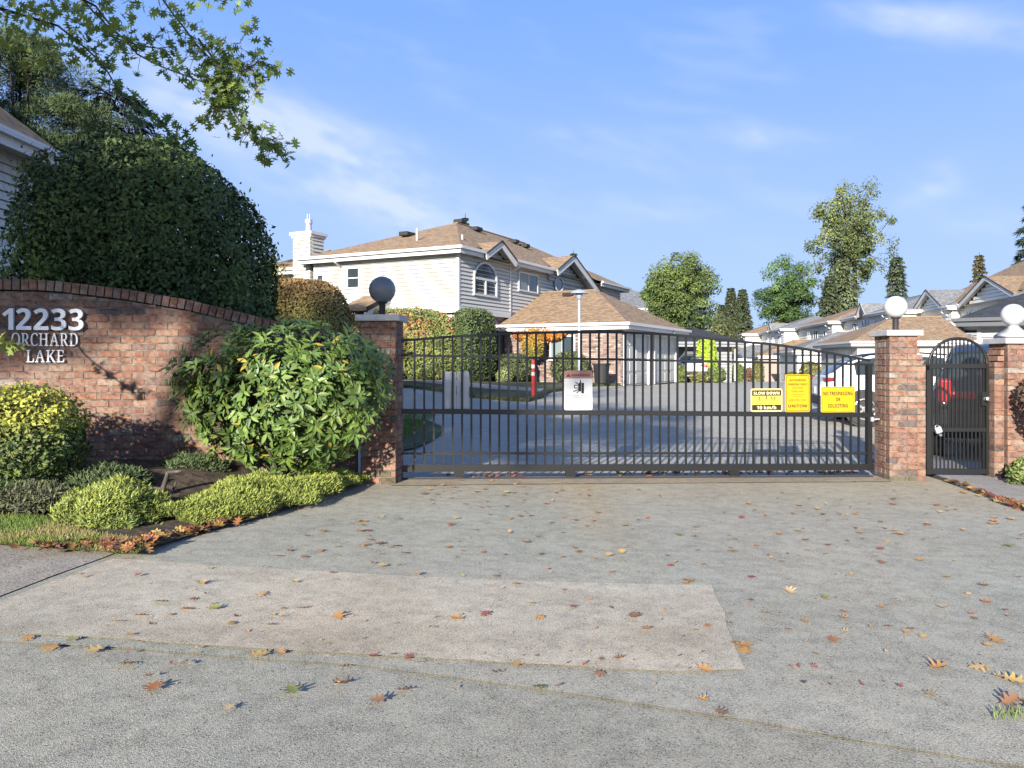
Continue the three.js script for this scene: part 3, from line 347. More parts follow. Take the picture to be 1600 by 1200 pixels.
// window: centre c on the wall, across = unit vector along the wall, n = outward
function windowUnit(parent, c, across, n, w, h, o = {}) {
  const M4 = new THREE.Matrix4().makeBasis(across, V(0, 1, 0), n).setPosition(c), f = o.f ?? 0.07, fr = [], dp = 0.1, zf = 0.02;
  const bar = (x, y, bw, bh) => fr.push(box(bw, bh, dp, x, y, zf)); bar(0, h / 2 - f / 2, w, f); bar(0, -h / 2 + f / 2, w, f); bar(-w / 2 + f / 2, 0, f, h - 2 * f); bar(w / 2 - f / 2, 0, f, h - 2 * f);
  for (const x of o.mullions ?? []) bar(x * w, 0, f * 0.75, h - 2 * f); for (const y of o.bars ?? []) fr.push(box(w - 2 * f, f * 0.7, dp * 0.9, 0, y * h, zf));
  const t = mesh('window', merge(fr).applyMatrix4(M4), o.mat ?? M.trim, parent); if (o.left) { mesh('pane', box(w / 2 - f / 2, h - f, 0.01, -w / 4, 0, 0.036).applyMatrix4(M4), o.left, t); mesh('pane', box(w / 2 - f / 2, h - f, 0.01, w / 4, 0, 0.035).applyMatrix4(M4), M.glass, t); } else mesh('pane', box(w - f, h - f, 0.01, 0, 0, 0.035).applyMatrix4(M4), o.glass ?? M.glass, t); if (o.sill) mesh('sill', box(w + 0.12, 0.06, 0.16, 0, -h / 2 - 0.03, 0.04).applyMatrix4(M4), o.mat ?? M.trim, t); return t;
}
// hip roof over a rectangle x0..x1, z0..z1 with its ridge from a to b
function hipRoof(parent, x0, x1, z0, z1, y, a, b, mat, o = {}) {
  const c = [V(x0, y, z0), V(x1, y, z0), V(x1, y, z1), V(x0, y, z1)], g = [], SIDES = [[0, 1], [1, 2], [2, 3], [3, 0]];
  const along = Math.abs(a.x - b.x) > Math.abs(a.z - b.z) ? 'x' : 'z', [r0, r1] = a[along] < b[along] ? [a, b] : [b, a], tops = along === 'x' ? [[r1, r0], [r1], [r0, r1], [r0]] : [[r0], [r1, r0], [r1], [r0, r1]];
  SIDES.forEach(([i, j], k) => { const p = c[i], q = c[j], d = q.clone().sub(p).normalize(), inn = V(-d.z, 0, d.x), T = tops[k][0], run = T.clone().sub(p).dot(inn) || 1, sl = (T.y - y) / Math.abs(run), sg = Math.sign(run), pts = [p.clone()]; for (const [n0, n1, dp] of o.notch?.[k] ?? []) { const u = p.clone().addScaledVector(d, n0), v = p.clone().addScaledVector(d, n1); pts.push(u, u.clone().addScaledVector(inn, sg * dp).setY(y + sl * dp), v.clone().addScaledVector(inn, sg * dp).setY(y + sl * dp), v); } pts.push(q.clone(), ...tops[k].map((t) => t.clone())); g.push(polyC(pts)); });
  const rf = mesh('roof', merge(g), mat, parent); mesh('soffit', poly([V(x0 + 0.02, y - 0.16, z0 + 0.02), V(x1 - 0.02, y - 0.16, z0 + 0.02), V(x1 - 0.02, y - 0.16, z1 - 0.02), V(x0 + 0.02, y - 0.16, z1 - 0.02)]), M.soffit, rf);
  // fascia board and gutter along the eaves
  const seg = o.eaves ?? [[0, 1], [1, 2], [2, 3], [3, 0]], fs = [], gt = []; const ctr = V((x0 + x1) / 2, y, (z0 + z1) / 2);
  for (const [i, j] of seg) { const p = c[i].clone(), q = c[j].clone(), d = q.clone().sub(p).normalize(), n = V(-d.z, 0, d.x); if (n.dot(p.clone().add(q).multiplyScalar(0.5).sub(ctr)) < 0) n.negate(); const k = (v, dy, t) => v.clone().addScaledVector(n, t).setY(y + dy); fs.push(beam(k(p, -0.15, -0.035), k(q, -0.15, -0.035), 0.04, 0.23)); gt.push(beam(k(p, -0.035, 0.05).addScaledVector(d, -0.1), k(q, -0.035, 0.05).addScaledVector(d, 0.1), 0.11, 0.12)); }
  if (fs.length) { mesh('fascia', merge(fs), o.trim ?? M.trim, rf); mesh('gutter', merge(gt), o.trim ?? M.trim, rf); }
  // ridge cap
  const caps = [beam(a, b, 0.2, 0.05)]; mesh('ridge_cap', merge(caps), mat, rf);
  return rf;
}
// gable end on a wall: foot l, apex, foot r (points on the wall plane), n = outward, depth back to the main roof
function gable(parent, l, ap, r, n, out, back, mat, o = {}) {
  const mv = (p, t, dy = 0) => p.clone().addScaledVector(n, t).setY(p.y + dy); const g = []; const L1 = mv(l, out), A1 = mv(ap, out), R1 = mv(r, out), A2 = mv(ap, -back), L2 = mv(l, -back * (o.footBack ?? 0.05)), R2 = mv(r, -back * (o.footBack ?? 0.05));
  for (const q of [[L1, A1, A2, L2], [A1, R1, R2, A2]]) { const a = poly(q); g.push(a.attributes.normal.getY(0) < 0 ? poly(q.slice().reverse()) : a); }
  const rf = mesh('gable_roof', merge(g), mat, parent); const sf = [L1, A1, R1].map((p) => V(p.x, p.y - 0.06, p.z).addScaledVector(n, -0.03)), sw = sf.map((p) => p.clone().addScaledVector(n, -out + 0.04)); mesh('gable_soffit', mergeGeometries([poly([sf[0], sf[1], sw[1], sw[0]]), poly([sf[1], sf[2], sw[2], sw[1]])]), M.soffitPale, rf); const th = o.barge ?? 0.26; mesh('bargeboard', merge([beam(mv(l, out - 0.02, -th / 2), mv(ap, out - 0.02, -th / 2), 0.05, th), beam(mv(ap, out - 0.022, -th / 2), mv(r, out - 0.022, -th / 2), 0.05, th)]), o.trim ?? M.trim, rf);
  mesh('drip_edge', merge([beam(mv(l, out + 0.02, 0.02), mv(ap, out + 0.02, 0.02), 0.06, 0.05), beam(mv(ap, out + 0.021, 0.02), mv(r, out + 0.021, 0.02), 0.06, 0.05)]), M.roofDark, rf); return rf;
}
const pipe = (pts, r = 0.05, n = 8) => merge(pts.slice(1).map((q, i) => beam(pts[i], q, r * 2, r * 1.5)));
function brickFace(parent, p, q, y0, y1, mat, flip, hold = [], lim = 300) { // brick veneer, each brick laid; hold = openings [s0,s1,y0,y1]
  const dir = q.clone().sub(p), L = dir.length(); dir.normalize(); const n = V(-dir.z, 0, dir.x).multiplyScalar(flip ? -1 : 1), yaw = Math.atan2(-dir.z, dir.x), r = rng(Math.floor(L * 1000 + y0 * 77)), lists = BRICK_FAR.map(() => []); const m = new THREE.Matrix4();
  for (let y = y0, c = 0; y < y1; y += 0.075, c++) for (let s = -(c % 2) * 0.115; s < L; s += 0.23) { const a = Math.max(0, s), b = Math.min(L, s + 0.22); if (b - a < 0.04) continue; if (hold.some(([h0, h1, k0, k1]) => b > h0 && a < h1 && y + 0.07 > k0 && y < k1)) continue; const g = box(b - a, 0.064, 0.05); m.makeRotationY(yaw).setPosition(p.clone().addScaledVector(dir, (a + b) / 2).addScaledVector(n, 0.012 + r() * 0.004).setY(y + 0.037)); g.applyMatrix4(m); lists[Math.floor(r() * r() * BRICK_FAR.length * 0.999)].push(g); }
  lists.forEach((l, i) => { if (l.length) mesh('brickwork', merge(l), BRICK_FAR[i], parent).userData.kind = 'stuff'; });
}
const BRICK_FAR = [[0.26, 0.19, 0.16], [0.32, 0.245, 0.205], [0.17, 0.115, 0.10], [0.38, 0.32, 0.28], [0.10, 0.078, 0.072]].map(([r, g, b]) => std(r, g, b, 0.9));

// ---------------------------------------------------------------- the near house with the garage wing
// local x runs along its right-hand front, z out of that front
const HX = V(0.459, 0, -0.888).normalize(), HZ = V(0.888, 0, 0.459).normalize(), HYAW = Math.atan2(-HX.z, HX.x), HC = V(-2.19, 0, -32);
{
  const t = thing('house', 'pale clapboard two-storey house with tan hip roof, arched window and brick garage wing', 'house', HC, HYAW);
  const yb = 3.3, ye = 5.66, yR = 8.17, ey = 5.9; // bottom of siding, top of walls, ridge, eave
  // solid walls behind the cladding
  mesh('wall', puv(merge([box(19.5, ye - yb + 0.12, 7.5, 9.75, (ye + yb) / 2 + 0.05, -3.76), box(19.2, yb + 0.4, 7.2, 9.75, (yb - 0.4) / 2 + 0.0, -3.76)])), M.sidingGrey, t);
  siding(t, V(-0.02, 0, -7.53), V(-0.02, 0, 0), yb + 0.12, ye, M.siding, { ex: 0.168, flip: false });
  siding(t, V(0, 0, 0.02), V(4.45, 0, 0.02), yb + 0.25, ye, M.siding, { ex: 0.168, flip: false });
  mesh('corner_board', merge([box(0.12, ye - yb, 0.12, -0.01, (ye + yb) / 2, 0.01), box(0.1, ye - yb, 0.1, 4.5, (ye + yb) / 2, 0.02), box(0.1, ye - yb, 0.1, -0.01, (ye + yb) / 2, -7.5)]), M.trim, t);
  mesh('band_board', merge([box(0.06, 0.14, 7.6, -0.04, yb + 0.05, -3.76), box(4.5, 0.26, 0.06, 2.25, yb + 0.1, 0.045)]), M.trim, t);
  // set-back part of the right-hand front
  siding(t, V(4.55, 0, 0.0), V(19.5, 0, 0.0), yb + 0.25, ye, M.siding, { ex: 0.168 });
  hipRoof(t, -0.5, 20.1, -8.1, 0.42, ey, V(6, yR, -3.77), V(13.6, yR, -3.77), M.roofTan, { eaves: [[3, 0], [0, 1], [1, 2]], notch: { 2: [[20.1 - 14.3, 20.1 - 8.7, 0.45], [20.1 - 4.15, 20.1 - 1.55, 0.45]] } });
  // eave of the right-hand front, broken by the two gables
  for (const [a, b] of [[-0.5, 1.45], [4.2, 8.5], [15.2, 20.1]]) { mesh('fascia', beam(V(a, ey - 0.15, 0.39), V(b, ey - 0.15, 0.39), 0.04, 0.23), M.trim, t); mesh('gutter', beam(V(a, ey - 0.035, 0.47), V(b, ey - 0.035, 0.47), 0.11, 0.12), M.trim, t); }
  gable(t, V(1.45, 5.82, 0.02), V(2.82, 6.52, 0.02), V(4.25, 5.80, 0.02), V(0, 0, 1), 0.5, 1.5, M.roofTan); siding(t, V(1.5, 0, 0.03), V(4.2, 0, 0.03), 5.66, 6.4, M.siding, { ex: 0.168, clip: (y) => { const k = (6.4 - y) / 0.75 * 1.35; return k > 0.05 ? [1.35 - k, 1.35 + k] : null; } });
  mesh('soffit', poly([V(1.3, 5.64, 0.05), V(4.3, 5.64, 0.05), V(4.3, 5.64, 0.4), V(1.3, 5.64, 0.4)]), M.soffit, t);
  gable(t, V(8.5, 5.86, 0.05), V(10.6, 6.82, 0.05), V(14.6, 5.15, 0.05), V(0, 0, 1), 0.6, 3.3, M.roofTan, { barge: 0.3 }); siding(t, V(8.6, 0, 0.06), V(14.4, 0, 0.06), 5.4, 6.7, M.siding, { ex: 0.168, clip: (y) => { const up = 6.62 - y; return up > 0.1 ? [2.0 - up * 2.1, 2.0 + up * 2.35] : null; } });
  // windows
  { const c = V(2.14, 0, 0.05), y0 = 4.07, ys = 4.80, w = 2.06, rx = w / 2, ry = 0.76, o = new THREE.Shape(), inn = new THREE.Path(); o.moveTo(-rx, y0); o.lineTo(rx, y0); o.lineTo(rx, ys); o.absellipse(0, ys, rx, ry, 0, Math.PI); o.lineTo(-rx, y0); inn.moveTo(-rx + 0.09, y0 + 0.09); inn.lineTo(rx - 0.09, y0 + 0.09); inn.lineTo(rx - 0.09, ys); inn.absellipse(0, ys, rx - 0.09, ry - 0.09, 0, Math.PI); inn.lineTo(-rx + 0.09, y0 + 0.09); o.holes.push(inn);
    const f = mesh('window', merge([new THREE.ExtrudeGeometry(o, { depth: 0.09, bevelEnabled: false, curveSegments: 20 }).translate(c.x, 0, 0.03), box(w - 0.1, 0.09, 0.07, c.x, ys, 0.08), box(0.08, ys - y0 - 0.1, 0.07, c.x, (ys + y0) / 2, 0.085)]), M.trim, t);
    const gs = new THREE.Shape(); gs.moveTo(-rx + 0.05, y0 + 0.05); gs.lineTo(rx - 0.05, y0 + 0.05); gs.lineTo(rx - 0.05, ys); gs.absellipse(0, ys, rx - 0.05, ry - 0.05, 0, Math.PI); mesh('pane', new THREE.ExtrudeGeometry(gs, { depth: 0.01, bevelEnabled: false, curveSegments: 20 }).translate(c.x, 0, 0.055), M.glass, f);
    for (let i = 0; i < 9; i++) { } }
  const AX = V(1, 0, 0), AZ = V(0, 0, 1);
  windowUnit(t, V(6.35, 5.05, 0.03), AX, AZ, 2.1, 0.92, { mullions: [0.0], left: M.curtain });
  { const f = mesh('window', new THREE.TorusGeometry(0.5, 0.045, 8, 28).scale(1, 0.72, 1).translate(9.85, 5.27, 0.11), M.trim, t); mesh('pane', cyl(0.5, 0.5, 0.02, 0, 0, 0, 28).rotateX(Math.PI / 2).scale(1, 0.72, 1).translate(9.85, 5.27, 0.09), M.glass, f); }
  windowUnit(t, V(-0.03, 4.93, -5.3), V(0, 0, 1), V(-1, 0, 0), 0.72, 0.95, { bars: [0.0] });
  windowUnit(t, V(-0.03, 4.6, -7.15), V(0, 0, 1), V(-1, 0, 0), 0.42, 1.2, { bars: [0.1] });
  // downspouts
  mesh('downspout', pipe([V(-0.52, 5.78, -5.95), V(-0.52, 5.62, -5.95), V(-0.1, 5.45, -6.0), V(-0.1, 3.35, -6.0)], 0.04), M.trim, t);
  mesh('downspout', pipe([V(4.62, 5.78, 0.45), V(4.62, 5.6, 0.45), V(4.6, 5.45, 0.12), V(4.6, 3.12, 0.12), V(5.0, 3.1, 0.7), V(4.9, 2.92, 1.2)], 0.045), M.trim, t);
  // chimney
  const ch = mesh('chimney', puv(box(0.85, 5.2, 1.02, 0.62, 4.55, -8.45)), M.siding, t); siding(ch, V(0.18, 0, -8.96), V(0.18, 0, -7.94), 3.4, 7.0, M.siding, { ex: 0.168, flip: false }); siding(ch, V(0.2, 0, -7.93), V(1.05, 0, -7.93), 3.4, 7.0, M.siding, { ex: 0.168 });
  mesh('chimney_cap', merge([box(1.02, 0.12, 1.18, 0.62, 7.02, -8.45), box(1.14, 0.14, 1.32, 0.62, 7.15, -8.45)]), M.trim, ch); mesh('flue', merge([cyl(0.13, 0.15, 0.5, 0.62, 7.45, -8.45), cyl(0.17, 0.17, 0.2, 0.62, 7.75, -8.45), cyl(0.03, 0.03, 0.3, 0.55, 7.95, -8.45), cyl(0.03, 0.03, 0.3, 0.69, 7.95, -8.45)]), M.galv, ch);
  // lower block past the chimney
  mesh('wall', puv(box(6, 6.0, 4.6, 4.6, 2.6, -10.4)), M.siding, t); hipRoof(t, 1.0, 8.2, -13.2, -7.6, 5.72, V(4.2, 7.0, -10.4), V(5.0, 7.0, -10.4), M.roofTan); windowUnit(t, V(1.58, 4.95, -9.6), V(0, 0, 1), V(-1, 0, 0), 0.8, 0.9, {});
  // small gabled porch on the left-hand front
  { const z0 = -4.7, z1 = -3.3, x = -1.7, yl = 3.5, yh = 4.16; const pr = mesh('porch_roof', merge([poly([V(x, yl, z1), V(0, yh, z1), V(0, yh, z0), V(x, yl, z0)]), poly([V(x, yl - 0.14, z1), V(x, yl, z1), V(x, yl, z0), V(x, yl - 0.14, z0)])]), M.roofTan, t); mesh('porch_side', poly([V(x + 0.1, 3.2, z1 - 0.03), V(0, 3.2, z1 - 0.03), V(0, yh - 0.05, z1 - 0.03), V(x + 0.1, yl - 0.02, z1 - 0.03)]), M.white, t); mesh('porch_trim', beam(V(x, yl - 0.08, z1), V(0, yh - 0.08, z1), 0.05, 0.18), M.bark, pr); mesh('porch_post', box(0.16, 3.3, 0.16, x + 0.15, 1.65, z1 - 0.12), M.trim, t); mesh('porch_post', box(0.16, 3.3, 0.16, x + 0.15, 1.65, z0 + 0.12), M.trim, t); }
  // roof fittings
  for (const [x, z, w] of [[3.0, -4.6, 0.7], [7.0, -3.2, 0.6], [10.6, -2.9, 0.45], [11.3, -2.6, 0.45], [6.6, -3.9, 0.5]]) { const y = x < 6 ? lerp(ey, yR, (x + 0.5) / 6.5) : lerp(ey, yR, (0.42 - z) / 4.2); mesh('roof_vent', new RoundedBoxGeometry(w, 0.2, 0.5, 2, 0.05).translate(x, y + 0.1, z), M.blackMatt, t); }
  mesh('vent_pipe', cyl(0.05, 0.05, 0.55, 1.6, 6.9, -3.1), M.galv, t); mesh('vent_pipe', cyl(0.05, 0.05, 0.4, 1.5, 6.5, -0.7), M.galv, t);
  // ground floor of the right-hand front: brick, a door, a window
  brickFace(t, V(0, 0, -0.12), V(3.9, 0, -0.12), 0.2, yb - 0.1, null, false, [[1.5, 2.4, 0, 2.4]]); const dr = mesh('door', box(0.88, 2.1, 0.06, 1.95, 1.3, -0.05), M.dim, t); mesh('door_frame', merge([box(0.1, 2.2, 0.14, 1.47, 1.33, -0.05), box(0.1, 2.2, 0.14, 2.43, 1.33, -0.05), box(1.06, 0.1, 0.14, 1.95, 2.45, -0.05)]), M.trim, dr); windowUnit(t, V(3.15, 2.05, -0.08), AX, AZ, 0.95, 1.35, { glass: M.glass });
  // garage wing: front at x = 3.89, doors on z = 5.57
  const gx = 3.89, gz = 5.57, gl = 8.64, ge = 2.82;
  mesh('garage_wall', puv(box(gl - 0.1, 2.9, gz - 0.1, gx + gl / 2, 1.25, gz / 2 - 0.02)), M.mortar, t);
  brickFace(t, V(gx, 0, 0.1), V(gx, 0, gz), 0.15, ge - 0.16, null, false, [[2.25, 3.45, 1.4, 2.4]]);
  brickFace(t, V(gx, 0, gz), V(gx + gl, 0, gz), 0.15, ge - 0.16, null, false, [[0.3, 3.75, 0, 2.42], [4.6, 8.3, 0, 2.42]]);
  windowUnit(t, V(gx - 0.03, 1.9, 2.95), V(0, 0, 1), V(-1, 0, 0), 1.2, 1.05, { mullions: [0], sill: true, left: M.curtain });
  for (const [a, b] of [[0.3, 3.7], [4.65, 8.28]]) { const d = mesh('garage_door', box(b - a, 2.25, 0.05, gx + (a + b) / 2, 1.36, gz - 0.06), M.siding, t); for (let k = 0; k < 4; k++) for (let j = 0; j < 4; j++) mesh('door_panel', new RoundedBoxGeometry((b - a) / 4 - 0.12, 0.42, 0.03, 1, 0.01).translate(gx + a + (j + 0.5) * (b - a) / 4, 0.52 + k * 0.56, gz - 0.03), M.siding, d); mesh('door_trim', merge([box(0.12, 2.35, 0.1, gx + a - 0.05, 1.4, gz + 0.02), box(0.12, 2.35, 0.1, gx + b + 0.05, 1.4, gz + 0.02), box(b - a + 0.22, 0.16, 0.1, gx + (a + b) / 2, 2.55, gz + 0.021)]), M.trim, d); }
  const gr = hipRoof(t, gx - 0.5, gx + gl + 0.5, -0.0, gz + 0.5, ge + 0.06, V(gx + gl / 2, 4.74, -0.02), V(gx + gl / 2, 4.74, gz - 2.75), M.roofTan, { eaves: [[1, 2], [2, 3], [3, 0]] });
  mesh('downspout', pipe([V(gx + 6.2, ge - 0.02, gz + 0.56), V(gx + 6.2, ge - 0.2, gz + 0.5), V(gx + 4.2, ge - 0.3, gz + 0.12), V(gx + 4.2, 0.3, gz + 0.12)], 0.045), M.trim, t); mesh('roof_vent', new RoundedBoxGeometry(0.5, 0.18, 0.5, 2, 0.05).translate(gx + 3.6, 4.5, gz - 3.9), M.bark, gr);
}
// ---------------------------------------------------------------- house at the left edge
{
  const t = thing('house', 'cream clapboard house with a brick base at the left edge behind the dark shrub', 'house', V(-9.6, 0, -15.6), 0);
  mesh('wall', puv(merge([box(9, 5.4, 7, -4.52, 2.65, 3.5)])), M.sidingGrey, t); siding(t, V(0, 0, 7), V(0, 0, 0), 3.45, 5.2, M.siding, { ex: 0.17, flip: false }); mesh('band_board', box(0.06, 0.5, 7, 0.03, 3.2, 3.5), M.trim, t);
  brickFace(t, V(0, 0, 7), V(0, 0, 0), 0, 2.95, null, false); siding(t, V(0, 0, -0.02), V(-9, 0, -0.02), 0.2, 5.2, M.siding, { ex: 0.17 });
  hipRoof(t, -9.6, 0.55, -0.55, 7.6, 5.42, V(-5.0, 9.2, 3.5), V(-3.6, 9.2, 3.5), M.roofTan); mesh('corner_board', box(0.12, 5.2, 0.12, 0, 2.7, 0), M.trim, t);
}
// ---------------------------------------------------------------- townhouses across the lane
// local z points back along the lane towards the street, local -x faces the lane
function townhouse(label, near, yaw, L, Wd, o) { // near: ground point of the corner nearest to the lane and the street
  const t = thing('townhouse', label, 'townhouse', near, yaw, undefined), e = o.eave ?? 5.3, rf = o.roof ?? M.roofTan, sd = o.siding ?? M.sidingPale, rh = e + (o.rise ?? 2.0);
  mesh('wall', puv(box(Wd, e + 1.2, L, Wd / 2, e / 2 - 0.6, -L / 2)), sd, t);
  siding(t, V(-0.01, 0, -L), V(-0.01, 0, 0), 2.9, e, sd, { ex: 0.26, flip: false }); siding(t, V(0, 0, 0.01), V(Wd, 0, 0.01), 0.1, e, sd, { ex: 0.26 });
  const gb = (o.gables ?? []).map(([z, w]) => [z - w / 2 + 0.1, z + w / 2 - 0.1]).sort((p, q) => q[0] - p[0]); hipRoof(t, -0.5, Wd + 0.5, -L - 0.5, 0.5, e + 0.2, V(Wd / 2, rh, -L + Wd / 2), V(Wd / 2, rh, -Math.min(Wd / 2, L / 2)), rf, { trim: M.trim, eaves: [[0, 1], [1, 2], [2, 3]], notch: { 3: gb.map(([u, v]) => [0.5 - v, 0.5 - u, 0.5]) } });
  { let z = 0.6; for (const [u, v] of [...gb, [-L - 0.6, -L - 0.6]]) { if (z - v > 0.3) { mesh('gutter', beam(V(-0.55, e + 0.165, z), V(-0.55, e + 0.165, v), 0.11, 0.12), M.trim, t); mesh('fascia', beam(V(-0.465, e + 0.05, z), V(-0.465, e + 0.05, v), 0.04, 0.23), M.trim, t); } z = u; } }
  for (const [z, w, h] of o.gables ?? []) { gable(t, V(-0.02, e + 0.15 - (o.drop ?? 0), z + w / 2), V(-0.02, e + h, z), V(-0.02, e + 0.15 - (o.drop ?? 0), z - w / 2), V(-1, 0, 0), 0.5, 3, rf, { footBack: 0.4 }); siding(t, V(-0.05, 0, z - w / 2), V(-0.05, 0, z + w / 2), e - 0.1, e + h - 0.2, sd, { ex: 0.22, clip: (y) => { const k = (e + h - 0.22 - y) / (h - 0.15) * w / 2; return k > 0.06 ? [w / 2 - k, w / 2 + k] : null; } }); }
  for (const [z, w, y, h] of o.windows ?? []) windowUnit(t, V(-0.02, y, z), V(0, 0, 1), V(-1, 0, 0), w, h, { mullions: w > 1 ? [0] : [], bars: [] });
  for (const [x, w, y, h] of o.endWindows ?? []) windowUnit(t, V(x, y, 0.02), V(1, 0, 0), V(0, 0, 1), w, h, { bars: [0] });
  if (o.vents) for (const [x, z] of o.vents) mesh('roof_vent', new RoundedBoxGeometry(0.5, 0.2, 0.5, 2, 0.05).translate(x, rh - 0.1, z), M.blackMatt, t);
  mesh('downspout', pipe([V(-0.5, e + 0.05, -0.6), V(-0.5, e - 0.15, -0.6), V(-0.08, e - 0.45, -0.5), V(-0.08, 2.9, -0.5)], 0.05), M.trim, t);
  if (o.garage) { const [z0, l, w, gr] = o.garage, ge = 2.35, m = gr ?? rf; mesh('garage_wall', puv(box(w, ge + 0.8, l, -w / 2, ge / 2 - 0.4, z0 - l / 2)), o.garageWall ?? sd, t); hipRoof(t, -w - 0.45, 0.1, z0 - l - 0.45, z0 + 0.45, ge + 0.12, V(-w / 2 + 0.2, ge + 1.75, z0 - l / 2), V(-0.1, ge + 1.75, z0 - l / 2), m, { trim: o.garageTrim ?? M.trim });
    const d = mesh('garage_door', box(0.06, 2.05, l * 0.72, -w - 0.02, 1.05, z0 - l / 2), M.white, t); for (let k = 0; k < 4; k++) mesh('door_panel', box(0.02, 0.44, l * 0.68, -w - 0.055, 0.32 + k * 0.5, z0 - l / 2), M.white, d);
    for (const dx of o.frontDoors ?? []) { const g = mesh('garage_door', box(2.2, 2.05, 0.06, -w / 2 + dx, 1.05, z0 + 0.03), M.white, t); for (let k = 0; k < 4; k++) mesh('door_panel', box(2.05, 0.44, 0.02, -w / 2 + dx, 0.32 + k * 0.5, z0 + 0.065), M.white, g); }
    if (o.garageWindow) windowUnit(t, V(-w / 2 + 0.4, 1.45, z0 + 0.02), V(1, 0, 0), V(0, 0, 1), 1.1, 0.9, { mullions: [0] }); }
  return t;
}
const gat = (px, d, dy = 0) => { const p = at(px, HY, d); p.y = G(p.x, p.z) + dy; return p; };
const RY = -0.13;
townhouse('grey-sided townhouse under a tan roof with a wide gable, largest of the row at right', gat(1630, 46), RY, 18, 10, { roof: M.roofTan, siding: M.sidingPale, eave: 5.25, rise: 3.5, gables: [[-6.2, 8.2, 1.75]], drop: 0.0, windows: [[-9.6, 0.7, 4.5, 0.8], [-12.4, 1.6, 4.3, 1.5], [-15.2, 1.2, 4.3, 1.4]], vents: [[5, -7]] });
townhouse('tan-roofed garage block with a broad hip roof directly behind the pier beside the arched gate', gat(1519, 44.5), RY, 9, 0.6, { roof: M.roofTan, siding: M.sidingGrey, eave: 2.2, rise: 0.5, garage: [0, 8.0, 6.2, M.roofTan] });
townhouse('blue-grey roofed townhouse with one steep white gable facing the lane', gat(1487, 57), RY, 20, 9, { roof: M.roofGrey, siding: M.sidingPale, eave: 5.3, rise: 2.1, gables: [[-3.4, 6.2, 1.7]], windows: [[-7.8, 1.5, 4.2, 1.5], [-11, 1.3, 4.2, 1.5], [-14.6, 1.6, 4.2, 1.5]], garage: [-6, 6.5, 6, M.roofTan], garageTrim: M.trim, vents: [[4.5, -9], [4.5, -11], [4.5, -13]] });
townhouse('grey-roofed townhouse with a small pointed gable and paired tall windows', gat(1392, 63), RY, 15, 9, { roof: M.roofGrey, siding: M.sidingPale, eave: 5.5, rise: 1.9, gables: [[-6.3, 2.6, 1.25]], windows: [[-6.3, 1.6, 4.4, 1.9], [-9.4, 1.5, 4.3, 1.8], [-2.4, 2.4, 4.3, 1.8]], garage: [1, 7, 7.4, M.roofGrey] });
townhouse('tan-roofed townhouse with a blank cream end wall lit by the sun', gat(1300, 76), RY, 15, 9, { roof: M.roofTan, siding: M.siding, eave: 5.6, rise: 2.0, endWindows: [], windows: [[-2.4, 0.9, 4.4, 1.6], [-6.0, 1.6, 4.4, 1.6], [-9, 1.5, 4.4, 1.6]], gables: [], garage: [0, 6, 6.5, M.roofTan], garageWindow: true, garageWall: M.brickPale ?? BRICK_FAR[1], frontDoors: [] });
townhouse('pale grey-roofed townhouse with a bright white end wall, farther down the lane', gat(1225, 90), RY, 15, 9, { roof: M.roofGrey, siding: M.sidingPale, eave: 5.7, rise: 1.9, gables: [[-6, 2.4, 1.1]], windows: [[-2.2, 1.2, 4.5, 1.7], [-6, 1.6, 4.5, 1.7], [-9.5, 1.3, 4.5, 1.7]], garage: [1, 7, 7, M.roofGrey], frontDoors: [-1.4, 1.4] });
townhouse('farthest townhouse of the row, its tan roof low between the trees', gat(1165, 104), RY, 15, 10, { roof: M.roofTan, siding: M.sidingPale, eave: 5.6, rise: 2.0, windows: [[-2.2, 1.4, 4.5, 1.6], [-6, 1.6, 4.5, 1.6]], garage: [0, 6, 6, M.roofTan] });
{ // dark-trimmed house at the right edge
  const p = gat(1530, 27.5), t = thing('house', 'grey house with a dark blue-grey eave at the right edge above the ball finial', 'house', p, -0.56); mesh('wall', puv(box(9, 3.4, 6, 4.5, 1.0, -3)), M.sidingGrey, t); siding(t, V(0, 0, 0.01), V(9, 0, 0.01), 0, 2.5, M.dim, { ex: 0.18 }); siding(t, V(-0.01, 0, -6), V(-0.01, 0, 0), 0, 2.5, M.sidingGrey, { ex: 0.18, flip: false });
  hipRoof(t, -0.7, 9.6, -6.5, 0.7, 2.78, V(3.2, 4.6, -2.9), V(6.2, 4.6, -2.9), M.roofDark, { trim: std(0.035, 0.042, 0.055, 0.5) }); windowUnit(t, V(1.2, 1.5, 0.03), V(1, 0, 0), V(0, 0, 1), 0.9, 1.2, { bars: [] }); mesh('corner_board', box(0.14, 2.5, 0.14, 0, 1.25, 0), M.dim, t); }
{ // house seen beyond the garage roof
  const p = gat(958, 58), t = thing('house', 'pale grey-roofed house showing above the garage ridge, beside the round tree', 'house', p, 0.35); mesh('wall', puv(box(9, 5.6, 8, 3.2, 2.3, -4)), M.sidingPale, t); siding(t, V(-1.3, 0, 0.01), V(7.7, 0, 0.01), 2, 5.0, M.sidingPale, { ex: 0.25 }); hipRoof(t, -1.9, 8.3, -8.5, 0.6, 5.2, V(2.6, 7.0, -4), V(3.8, 7.0, -4), M.roofGrey); windowUnit(t, V(1.6, 4.0, 0.03), V(1, 0, 0), V(0, 0, 1), 1.4, 1.3, { mullions: [0] }); }
